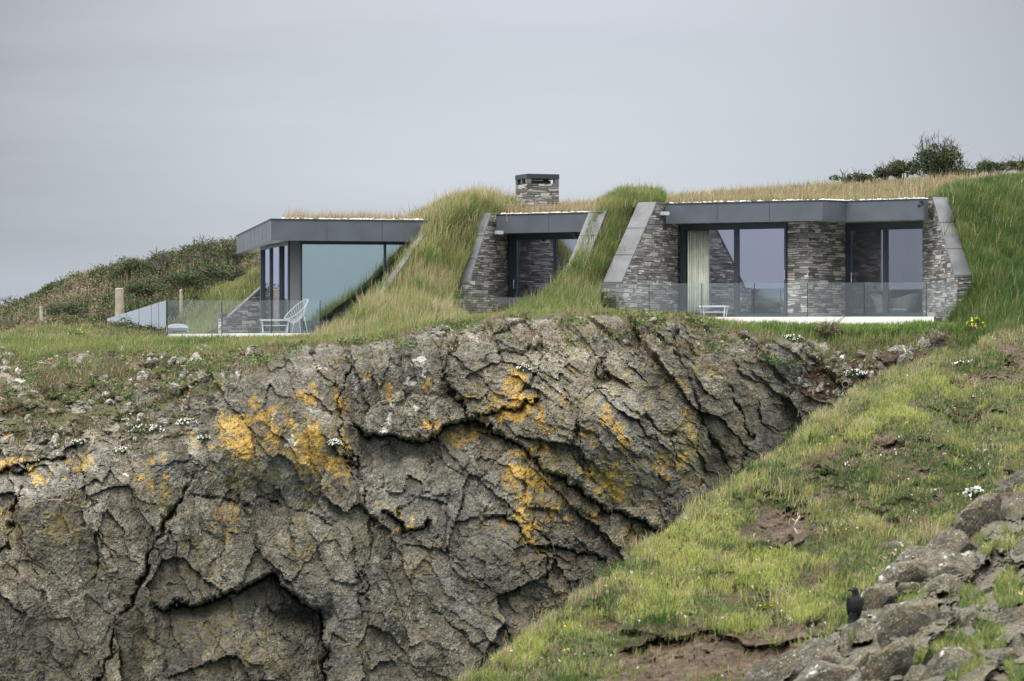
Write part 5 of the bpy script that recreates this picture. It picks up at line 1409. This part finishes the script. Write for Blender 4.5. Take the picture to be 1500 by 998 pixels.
# tussocks: thick clumps that stand out of the short grass
Pc, ic, jc = scatter(Gf, 3.6, gm * near * (.3 + thick), 440)
r = np.random.default_rng(441); nb_ = 46
nc_ = len(Pc); rad_ = np.repeat(.06 + .12 * r.random(nc_), nb_)
Pt = np.repeat(Pc, nb_, 0) + np.stack([r.normal(size=nc_ * nb_) * rad_, r.normal(size=nc_ * nb_) * rad_, np.zeros(nc_ * nb_)], 1)
cb_ = np.array([(.05, .095, .024), (.08, .13, .032), (.13, .175, .045), (.20, .215, .075), (.22, .17, .10), (.30, .31, .10), (.38, .33, .19)])[r.integers(0, 7, nc_)]
Ct = vary(np.repeat(cb_, nb_, 0), nc_ * nb_, r, .3)
Ht = np.repeat(.08 + .17 * r.random(nc_) ** 1.6, nb_) * (.6 + .7 * r.random(nc_ * nb_))
tag(link('grass', blades_mesh('grass', Pt, Ht, .010 * (.6 + .8 * r.random(nc_ * nb_)), Ct, 442, 1.1, (.25, 0)), M['grass']), 'grass tussocks standing out of the short turf of the near hillside', 'grass', kind='stuff')
# leafy mats
Pm, im_, jm = scatter(Gf, 420, gm * near * sstep(.05, .35, fbm(U * 2.6, V * 4.6, 4, 134)), 443)
n = len(Pm); r = np.random.default_rng(444); Pm = Pm + r.normal(size=(n, 3)) * np.array([.02, .02, .015])
tag(link('heath', cards_mesh('heath', Pm, .028 + .03 * r.random(n), tint(Pm, 445, [(.03, .06, .02), (.05, .095, .03), (.08, .13, .04), (.12, .16, .05)], 1.2, .3), 446), M['leaf']), 'dark leafy mats between the grass of the near hillside', 'heath', kind='stuff')
cr_mask = np.concatenate([np.zeros((3, len(spx))), np.ones((1, len(spx))), np.repeat(sstep(.10, .0, tt)[:, None], len(spx), 1)], 0)
grass('grass', Gf, 620, .12, .010, GREEN[1:] + TAN[:2], 420, gm * cr_mask * near * (.15 + sstep(-.1, .3, fbm(U * 3, V * 3, 3, 135))), 'pale seeding grass along the crest of the near hillside', bend=.6, sc=1.0, straw=.25)
grass('grass', Gf, 1500, .085, .008, LUSH + [GREEN[3]], 430, sstep(.3, .6, tufts) * out_m, 'green tufts between the grey rocks of the outcrop', bend=.9, sc=1.5)
Pw, iw, jw = scatter(Gf, 9, gm * near * sstep(.0, .45, fbm(U * 1.6, V * 3, 3, 448)), 449)
n = len(Pw); r = np.random.default_rng(450); Pw = Pw + np.stack([0 * Pw[:, 0], -.02 + 0 * Pw[:, 0], .05 + .06 * r.random(n)], 1)
Pw = np.repeat(Pw, 3, 0) + r.normal(size=(n * 3, 3)) * .008
tag(link('wildflowers', cards_mesh('wildflowers', Pw, .016 + .016 * r.random(n * 3), vary(np.where(r.random((n * 3, 1)) < .9, [[.55, .54, .48]], [[.62, .50, .06]]), n * 3, r, .1), 451, None, .9), M['petal']), 'tiny white flowers sprinkled through the grass of the near hillside', 'flowers', kind='stuff')
# scrub on the hill to the left
hr = np.linspace(0, 1, GL.shape[0])[:, None] * np.ones(GL.shape[1])[None, :]
HPX, HPY = project(GL)
scr = sstep(.10, .2, hr) * sstep(.64, .56, hr) * (1 - .85 * sstep(270, 330, HPX) * sstep(.50, .58, hr))
P, i, j = scatter(GL, 120, scr * (.35 + sstep(-.2, .35, fbm(GL[..., 0] * .35, GL[..., 1] * .25 + GL[..., 2], 3, 501))), 502)
r = np.random.default_rng(503); n = len(P)
hgt = .42 * np.clip(.35 + .9 * fbm(P[:, 0] * .8, P[:, 1] * .5 + P[:, 2], 3, 504), 0.05, 1.4)
P = np.repeat(P, 7, 0); hgt = np.repeat(hgt, 7); n = len(P)
P = P + r.normal(size=(n, 3)) * np.array([.12, .12, .02]); P[:, 2] += hgt * r.random(n)
C = tint(P, 505, [(.035, .058, .022), (.055, .085, .03), (.085, .115, .04), (.13, .115, .065), (.22, .175, .12)], .28, .3, .6)
tag(link('scrub', cards_mesh('scrub', P, .055 + .06 * r.random(n), C, 506), M['leaf']), 'low dark gorse and bracken scrub covering the hill on the left', 'scrub', kind='stuff')
grass('grass', GL, 38, .30, .02, [(.16, .12, .08), (.22, .165, .11), (.28, .22, .15), (.10, .12, .04)], 510, scr * (.3 + .7 * sstep(.0, .3, fbm(GL[..., 0] * .5, GL[..., 1] * .4, 3, 511))), 'dead brown stems standing among the scrub on the hill', straw=.3, bend=.7)
bank_m = sstep(250, 285, HPX) * sstep(.46, .54, hr) * sstep(.92, .86, hr)
grass('grass', GL, 480, .24, .017, GREEN[1:4] + [(.26, .30, .10)], 515, bank_m, 'pale green grass on the bank behind the pavilion terrace', straw=.05)
grass('grass', GL, 330, .13, .018, LUSH + GREEN[2:], 520, sstep(.56, .64, hr) * (1 - sstep(235, 255, HPX)), 'rough green grass at the foot of the hill', straw=.12)

# ------------------------------------------------------------------ bushes
def bush(loc, rx, ry, rz_, nl, pal, label, group=None, seed=0, twigs=10, ls=.07, name='gorse_bush', lobes=9, bare=.0):
    r = np.random.default_rng(seed)
    root = tag(empty(name, loc), label, 'bush', group)
    ctr = []
    for k in range(lobes):
        a = r.random() * 2 * math.pi; q_ = math.sqrt(r.random()) * .75
        ctr.append((rx * q_ * math.cos(a), ry * q_ * math.sin(a), rz_ * (.35 + .5 * r.random() * (1 - .5 * q_)), .28 + .24 * r.random()))
    ctr = np.array(ctr)
    which = r.integers(0, lobes, nl)
    d = r.normal(size=(nl, 3)); d /= np.linalg.norm(d, axis=1, keepdims=True)
    rad = ctr[which, 3:4] * (.72 + .34 * r.random((nl, 1)))
    Pl = ctr[which, :3] + d * rad * np.array([[rx, ry, rz_ * .9]])
    Pl = Pl[Pl[:, 2] > -.1]; nl = len(Pl)
    tone = r.random(lobes)[which[:nl]] if nl <= len(which) else np.zeros(nl)
    pal = np.array(pal); f = np.clip(tone + .2 * r.normal(size=nl), 0, .999) * (len(pal) - 1); ii = f.astype(int)
    C = vary(pal[ii] * (1 - (f - ii))[:, None] + pal[np.minimum(ii + 1, len(pal) - 1)] * (f - ii)[:, None], nl, r, .3)
    me = cards_mesh('foliage', Pl, ls * (.6 + .8 * r.random(nl)), C, seed + 1, None, .5)
    link('foliage', me, M['leaf'], root)
    mb = MB()
    for k in range(twigs):
        a = r.random() * 2 * math.pi; q_ = r.random()
        b_ = Vector((rx * .25 * math.cos(a), ry * .25 * math.sin(a), -.05)); e = Vector((rx * (.3 + .7 * q_) * math.cos(a), ry * (.3 + .7 * q_) * math.sin(a), rz_ * (1.15 - .45 * q_ + bare * r.random())))
        m_ = b_.lerp(e, .55) + Vector((r.normal() * .08, r.normal() * .08, .08))
        mb.tube([b_, m_, e], [.03, .016, .006], 6)
        for _ in range(3):
            s_ = m_.lerp(e, .2 + .7 * r.random()); mb.tube([s_, s_ + Vector((r.normal() * .14, r.normal() * .14, .10 + .16 * r.random()))], [.009, .004], 5)
    mb.build('branches', M['bark'], root)
    return root
DG = [(.026, .044, .018), (.044, .070, .026), (.068, .098, .036), (.10, .105, .05)]
BG = 'gorse bushes on the skyline behind the right wing'
def gb(px, py, Y): return tuple(at(px, py - (8 if px > 1000 else 0), Y))
bush(gb(1374, 268, 100), .88, .8, 1.05, 5200, DG, 'large round gorse bush with bare twigs on top, highest on the right skyline', BG, 601, 34, .085, bare=.55)
bush(gb(1322, 268, 99), .62, .6, .55, 2600, DG, 'medium gorse bush touching the left side of the largest skyline bush', BG, 602, 8, .08)
bush(gb(1296, 270, 98), .36, .4, .38, 1200, [(.03, .028, .018), (.05, .045, .028), (.05, .065, .025)], 'small brownish gorse bush at the left end of the skyline clump', BG, 603, 6, .075)
bush(gb(1243, 276, 99), .62, .5, .30, 1500, DG, 'low flat gorse bush standing apart, farthest left on the right skyline', BG, 604, 5, .075)
bush(gb(1272, 275, 98.5), .5, .45, .28, 1100, DG, 'low flat bush in the gap between the standing-apart bush and the skyline clump', BG, 607, 5, .075)
bush(gb(1418, 266, 101), .55, .5, .30, 1200, DG, 'low bush hugging the right foot of the largest skyline bush', BG, 608, 5, .08)
bush(gb(1456, 262, 101), .8, .6, .42, 1900, DG, 'low wide bush on the skyline between the large gorse and the photo edge', BG, 605, 6, .08)
bush(gb(1498, 258, 101), .55, .5, .36, 1300, DG, 'low bush on the right skyline cut by the right edge of the photo', BG, 606, 5, .08)
HG = 'bushes on the scrubby hill to the left'
HB = [(18, 460, 116, .9, .5, 'low dark bush at the very bottom of the left skyline'), (52, 445, 113, .9, .6, 'dark bush second from the foot of the left skyline'), (98, 418, 109, .8, .55, 'dark rounded bush on the skyline above the thin left fence post'),
      (133, 407, 108, .35, .50, 'small upright tuft of a bush on the left skyline'), (160, 397, 106, .8, .45, 'low green bush on the skyline above the thick fence post'), (196, 388, 104, .9, .55, 'wide green bush on the skyline right of the thick fence post'),
      (305, 366, 98.5, .75, .75, 'green bush on the skyline close to the pavilion roof corner'), (338, 372, 96, .8, .95, 'brown-green bush touching the outer roof corner of the pavilion'), (262, 405, 96, 1.1, .5, 'broad dark bush in the middle of the left hill'), (210, 418, 97, 1.0, .45, 'dark bush above the thick fence post in the middle of the hill'),
      (100, 450, 97, 1.0, .5, 'dark green bush right of the thin left fence post'), (330, 395, 93, .9, .5, 'dark bush below the pavilion roof corner')]
for k, (px, py, Y_, rr, hh, lb) in enumerate(HB):
    bush(gb(px, py + 14, Y_), rr, rr * .8, hh * .85, int(1800 * rr), [DG[1], DG[2], (.10, .12, .05), (.14, .115, .075)] if k in (6, 7) else DG, lb, HG, 620 + k, 10, .075)
def dead_shrub(loc, h, label, seed, n=16):
    r = np.random.default_rng(seed); mb = MB()
    for k in range(n):
        a = r.random() * 2 * math.pi; b_ = Vector((r.normal() * .1, r.normal() * .1, -.05)); e = Vector((math.cos(a) * h * .9 * r.random(), math.sin(a) * h * .5 * r.random(), h * (.5 + .5 * r.random())))
        m_ = b_.lerp(e, .5) + Vector((r.normal() * .1, 0, .06)); mb.tube([b_, m_, e], [.03, .018, .008], 6)
        for _ in range(4):
            s_ = m_.lerp(e, r.random()); mb.tube([s_, s_ + Vector((r.normal() * .18, r.normal() * .1, .05 + .16 * r.random()))], [.012, .005], 5)
    o = mb.build('dead_shrub', M['bark']); o.location = loc
    return tag(o, label, 'shrub', 'leafless shrubs on the left skyline')
dead_shrub(gb(82, 434, 110), .55, 'small leafless shrub above the thin left fence post', 641, 7)
dead_shrub(gb(234, 394, 103), .65, 'wide leafless shrub in the middle of the left skyline', 642, 18)
dead_shrub(gb(275, 382, 101), .55, 'leafless shrub just left of the green bush near the pavilion roof', 643, 9)
dead_shrub(gb(8, 455, 116), .6, 'leafless shrub at the left edge of the photo', 644, 8)

# ------------------------------------------------------------------ flowers and plants
def flower_clump(loc, rx, ry, h, nb, label, seed, petal=(.80, .80, .76), ps=.030, leafc=((.04, .07, .025), (.08, .11, .04)), name='campion_clump', group='white campion clumps on the cliff', cat='flowers', stems=0, nl=260):
    r = np.random.default_rng(seed); root = tag(empty(name, tuple(loc)), label, cat, group)
    q_ = r.normal(size=(nl, 3)); q_ /= np.linalg.norm(q_, axis=1, keepdims=True); q_ *= (.55 + .45 * r.random((nl, 1)))
    Pl = q_ * np.array([[rx, ry, h]]); Pl[:, 2] = np.abs(Pl[:, 2])
    lc = np.array(leafc); C = vary(lc[r.integers(0, len(lc), nl)], nl, r, .3)
    link('leaves', cards_mesh('leaves', Pl, .05 + .03 * r.random(nl), C, seed + 1), M['leaf'], root)
    q_ = r.normal(size=(nb, 3)); q_[:, 1] = -np.abs(q_[:, 1]); q_[:, 2] = np.abs(q_[:, 2]) + .2; q_ /= np.linalg.norm(q_, axis=1, keepdims=True)
    Pb = q_ * np.array([[rx, ry, h]]) * 1.06
    Pb = np.repeat(Pb, 3, 0) + r.normal(size=(nb * 3, 3)) * ps * .22
    o = link('blossoms', cards_mesh('blossoms', Pb, ps * (.8 + .5 * r.random(nb * 3)), vary(petal, nb * 3, r, .08), seed + 2, None, .9), M['petal'], root); o['kind'] = 'stuff'
    return root
CL = [(491, 650, .19, .14, 46, 'white flower clump on the cliff right of the orange lichen patch, beside the dark hollow'),
      (277, 619, .28, .13, 44, 'white flower clump on the left shelf, nearest the orange lichen buttress'), (180, 660, .26, .10, 34, 'wide white flower clump on the lower edge of the left shelf'),
      (115, 648, .18, .10, 22, 'small white flower clump low on the left shelf, farthest left of the clumps'), (215, 632, .40, .20, 40, 'large dome of greenery sprinkled with tiny white flowers on the left shelf'),
      (768, 540, .20, .16, 22, 'green cushion with few white flowers high on the cliff above orange lichen'), (300, 640, .16, .08, 14, 'faint white flower clump under the largest one by the lichen buttress'),
      (1255, 548, .35, .16, 40, 'white flowering clump in the gully above the drain pipe'), (1235, 578, .20, .08, 16, 'small white flowering clump just below the drain pipe'), (1310, 546, .16, .08, 16, 'white flowering clump right of the bare stones in the gully'),
      (1160, 497, .30, .14, 26, 'whitish flowering cushion on the brow where the cliff turns into the gully')]
for k, (px, py, rx, h, nb, lb) in enumerate(CL):
    flower_clump(on_cliff(px, py) + Vector((0, -.03, -.04)), rx, .2, h, nb, lb, 700 + k, ps=.034)
flower_clump(on_spur(1430, 724), .16, .14, .10, 26, 'bright white flower clump on the near hillside above the outcrop', 730, ps=.042, group='white campion clumps on the near hillside')
flower_clump(on_spur(1292, 833), .03, .03, .04, 3, 'single white flower at the top of the rock edge above the crow', 731, ps=.034, group='white campion clumps on the near hillside', nl=30)
flower_clump(on_spur(1248, 683), .16, .1, .06, 9, 'sparse white flowers in the middle of the near hillside', 732, ps=.03, group='white campion clumps on the near hillside')
flower_clump(on_spur(1420, 535), .35, .2, .10, 18, 'sparse white flowers high on the near hillside by the right bank', 733, ps=.045, group='white campion clumps on the near hillside')
YG = 'yellow flower clumps'
YE = (.75, .52, .02)
def yellow(loc, rx, h, nb, lb, seed, ps=.035, pet=YE): flower_clump(loc, rx, rx * .7, h, nb, lb, seed, pet, ps, ((.07, .12, .03), (.10, .16, .04)), 'yellow_flower_clump', YG, 'flowers', nl=160)
yellow(on_spur(832, 922), .06, .06, 5, 'single orange-yellow flower head low on the crest of the near hillside', 740, .04)
yellow(on_spur(1122, 892), .12, .05, 12, 'yellow flowers above the bare earth of the near hillside', 741, .02)
yellow(on_spur(1250, 778), .22, .05, 12, 'scattered yellow flowers in the middle of the near hillside', 742, .016)
yellow(on_cliff(1405, 478) + Vector((0, -.2, .1)), .35, .42, 22, 'tall yellow-flowered plant at the foot of the right bank', 743, .07, (.62, .62, .05))
yellow(on_cliff(1425, 483) + Vector((0, -.3, .0)), .25, .30, 14, 'lower yellow-flowered plant beside the tall one at the right bank', 744, .07, (.62, .62, .05))
yellow(tuple(at(112, 495, 80)), .35, .24, 9, 'yellow-green flowering plant at the foot of the left hill', 745, .05, (.42, .46, .08))
yellow(on_cliff(890, 443) if False else tuple(at(889, 440, 75.4)), .06, .08, 3, 'small yellow flower at the end of the right wing stone wall', 746, .05)
bush(tuple(on_cliff(1212, 492)), .36, .3, .34, 1100, [(.19, .16, .10), (.26, .22, .15), (.15, .15, .07)], 'pale dry thrift dome at the edge of the green growth by the terrace', None, 750, 0 + 3, .045, 'thrift_cushion')
bush(tuple(on_cliff(1370, 500)), .42, .3, .26, 1100, [(.22, .19, .13), (.30, .26, .19), (.13, .15, .07)], 'pale flowering cushion on the brow below the right bank', None, 751, 3, .045, 'thrift_cushion')
for k, (px, py, s_, lb) in enumerate([(1300, 520, .40, 'dark earthy hummock in the gully under the leaning stake'), (1262, 516, .20, 'smaller grey boulder left of the dark hummock in the gully'), (1350, 520, .34, 'brown hummock right of the leaning stake')]):
    me = block_mesh('hummock', 761 + k, (s_ * 1.3, s_ * .9, s_ * .62), 4, 22, .16)
    if k != 1: me.attributes['soil'].data.foreach_set('value', np.full(len(me.vertices), .62, np.float32)); me.attributes['white'].data.foreach_set('value', np.zeros(len(me.vertices), np.float32))
    o = link('boulder' if k == 1 else 'earth_hummock', me, M['rock']); o.location = on_cliff(px, py) + Vector((0, 0, -.08))
    tag(o, lb, 'boulder' if k == 1 else 'hummock')

# ------------------------------------------------------------------ stake, pipe, twig
b_ = on_cliff(1330, 528); mb = MB(); mb.tube([b_ + Vector((.03, 0, -.1)), b_ + Vector((-.04, 0, .12)), b_ + Vector((-.13, .03, .36))], [.022, .022, .018], 7)
tag(mb.build('wooden_stake', M['twig']), 'pale leaning wooden stake in the gully below the terrace', 'stake')
b_ = on_cliff(1237, 563)
mb = MB(); R_, r2 = .085, .068; o_ = b_ + Vector((0, -.12, 0)); e_ = b_ + Vector((.12, .6, .03)); n = 20
for (c_, rad) in ((e_, R_), (o_, R_), (o_, r2), (e_, r2)):
    for k in range(n):
        a = 2 * math.pi * k / n; mb.v.append(c_ + Vector((rad * math.cos(a), 0, rad * math.sin(a))))
for q_ in range(3):
    for k in range(n): mb.f.append((q_ * n + k, q_ * n + (k + 1) % n, (q_ + 1) * n + (k + 1) % n, (q_ + 1) * n + k))
tag(mb.build('drain_pipe', M['clay'], smooth=True), 'open end of an earthenware drain pipe sticking out of the gully bank', 'pipe')
b_ = on_spur(1168, 782); up_ = Vector((0, -.25, 1)).normalized()
mb = MB(); mb.tube([b_, b_ + Vector((-.05, -.03, .08)), b_ + Vector((-.02, -.05, .16)), b_ + Vector((.03, -.05, .24))], [.010, .013, .011, .006], 6)
mb.tube([b_ + Vector((-.02, -.05, .16)), b_ + Vector((-.08, -.06, .20))], [.009, .004], 6); mb.tube([b_ + Vector((.0, -.05, .2)), b_ + Vector((.0, -.06, .28))], [.008, .004], 6); mb.tube([b_ + Vector((-.05, -.03, .08)), b_ + Vector((.05, -.03, -.08))], [.010, .007], 6)
tag(mb.build('dead_branch', M['twig'], smooth=True), 'bleached dead branch standing in the bare earth of the near hillside', 'branch')

# ------------------------------------------------------------------ crow on the outcrop
def crow(foot, size, label):
    bm = bmesh.new()
    def ell(c, r, rot=(0, 0, 0)):
        m_ = Matrix.LocRotScale(Vector(c), Matrix.Rotation(rot[0], 3, 'X').to_quaternion() @ Matrix.Rotation(rot[1], 3, 'Y').to_quaternion(), Vector(r))
        bmesh.ops.create_icosphere(bm, subdivisions=3, radius=1, matrix=m_)
    def loft(secs):
        rings = []
        for c, rx, rz in secs:
            rings.append([bm.verts.new((c[0] + rx * math.cos(a), c[1] + rz * .35 * math.sin(a) , c[2] + rz * math.sin(a))) for a in [2 * math.pi * k / 12 for k in range(12)]])
        for a, b in zip(rings[:-1], rings[1:]):
            for k in range(12): bm.faces.new((a[k], a[(k + 1) % 12], b[(k + 1) % 12], b[k]))
        bm.faces.new(rings[0][::-1]); bm.faces.new(rings[-1])
    # local: +y away from the viewer (the bird faces away), z up, metres for a 0.40 m tall bird
    ell((0, .010, .205), (.068, .075, .105), (.30, 0, 0))        # trunk
    ell((0, .020, .270), (.058, .058, .062))                     # shoulders
    ell((-.004, .024, .325), (.036, .038, .050))                 # neck
    ell((-.012, .022, .368), (.036, .038, .034))                 # head
    ell((-.050, .014, .364), (.032, .011, .011), (0, -.12, 0))   # beak, turned to the left
    ell((-.030, .018, .366), (.022, .018, .017))                 # beak root
    for s in (-1, 1):
        ell((s * .056, .000, .195), (.020, .052, .115), (.34, s * .10, 0))   # folded wings
        ell((s * .030, -.040, .085), (.016, .014, .075), (.34, s * -.12, 0)) # wing tips over the tail
        ell((s * .024, .030, .105), (.022, .024, .045))                      # thighs
    ell((-.004, -.045, .050), (.030, .012, .105), (.30, 0, 0))   # tail
    me = bpy.data.meshes.new('crow'); bm.to_mesh(me); bm.free()
    tmp = bpy.data.objects.new('crow', me); COL.objects.link(tmp)
    md = tmp.modifiers.new('join', 'REMESH'); md.mode = 'VOXEL'; md.voxel_size = .0045; md.use_smooth_shade = True
    sm = tmp.modifiers.new('soft', 'SMOOTH'); sm.iterations = 3
    dg = bpy.context.evaluated_depsgraph_get(); me2 = bpy.data.meshes.new_from_object(tmp.evaluated_get(dg))
    bpy.data.objects.remove(tmp)
    o = link('crow', me2, M['feather']); o.location = foot; o.scale = (size * 1.08, size, size); o.rotation_euler = (0, math.radians(5), math.radians(-14))
    for f in me2.polygons: f.use_smooth = True
    tag(o, label, 'bird')
    for s in (-1, 1):
        mb = MB(); mb.tube([(s * .024, .03, .08), (s * .026, .038, .035), (s * .026, .030, .0)], .006, 6)
        for a in (-.5, 0, .5): mb.tube([(s * .026, .03, .004), (s * .026 + .04 * math.sin(a), .03 + .04 * math.cos(a), .002)], [.005, .003], 5)
        mb.tube([(s * .026, .03, .004), (s * .026, .0, .002)], [.005, .003], 5)
        mb.build('leg', M['black'], o)
    for s in (-1, 1):
        mb = MB(); mb.tube([(-.034, .022 + s * .032, .376), (-.034, .022 + s * .0375, .376)], .0045, 8); mb.build('eye', M['steel'], o)
    return o
cb = on_spur(1249, 917)
crow(cb + Vector((0, -.04, -.005)), 1.08, 'black crow perched upright on the tip of the grey outcrop, head turned left')
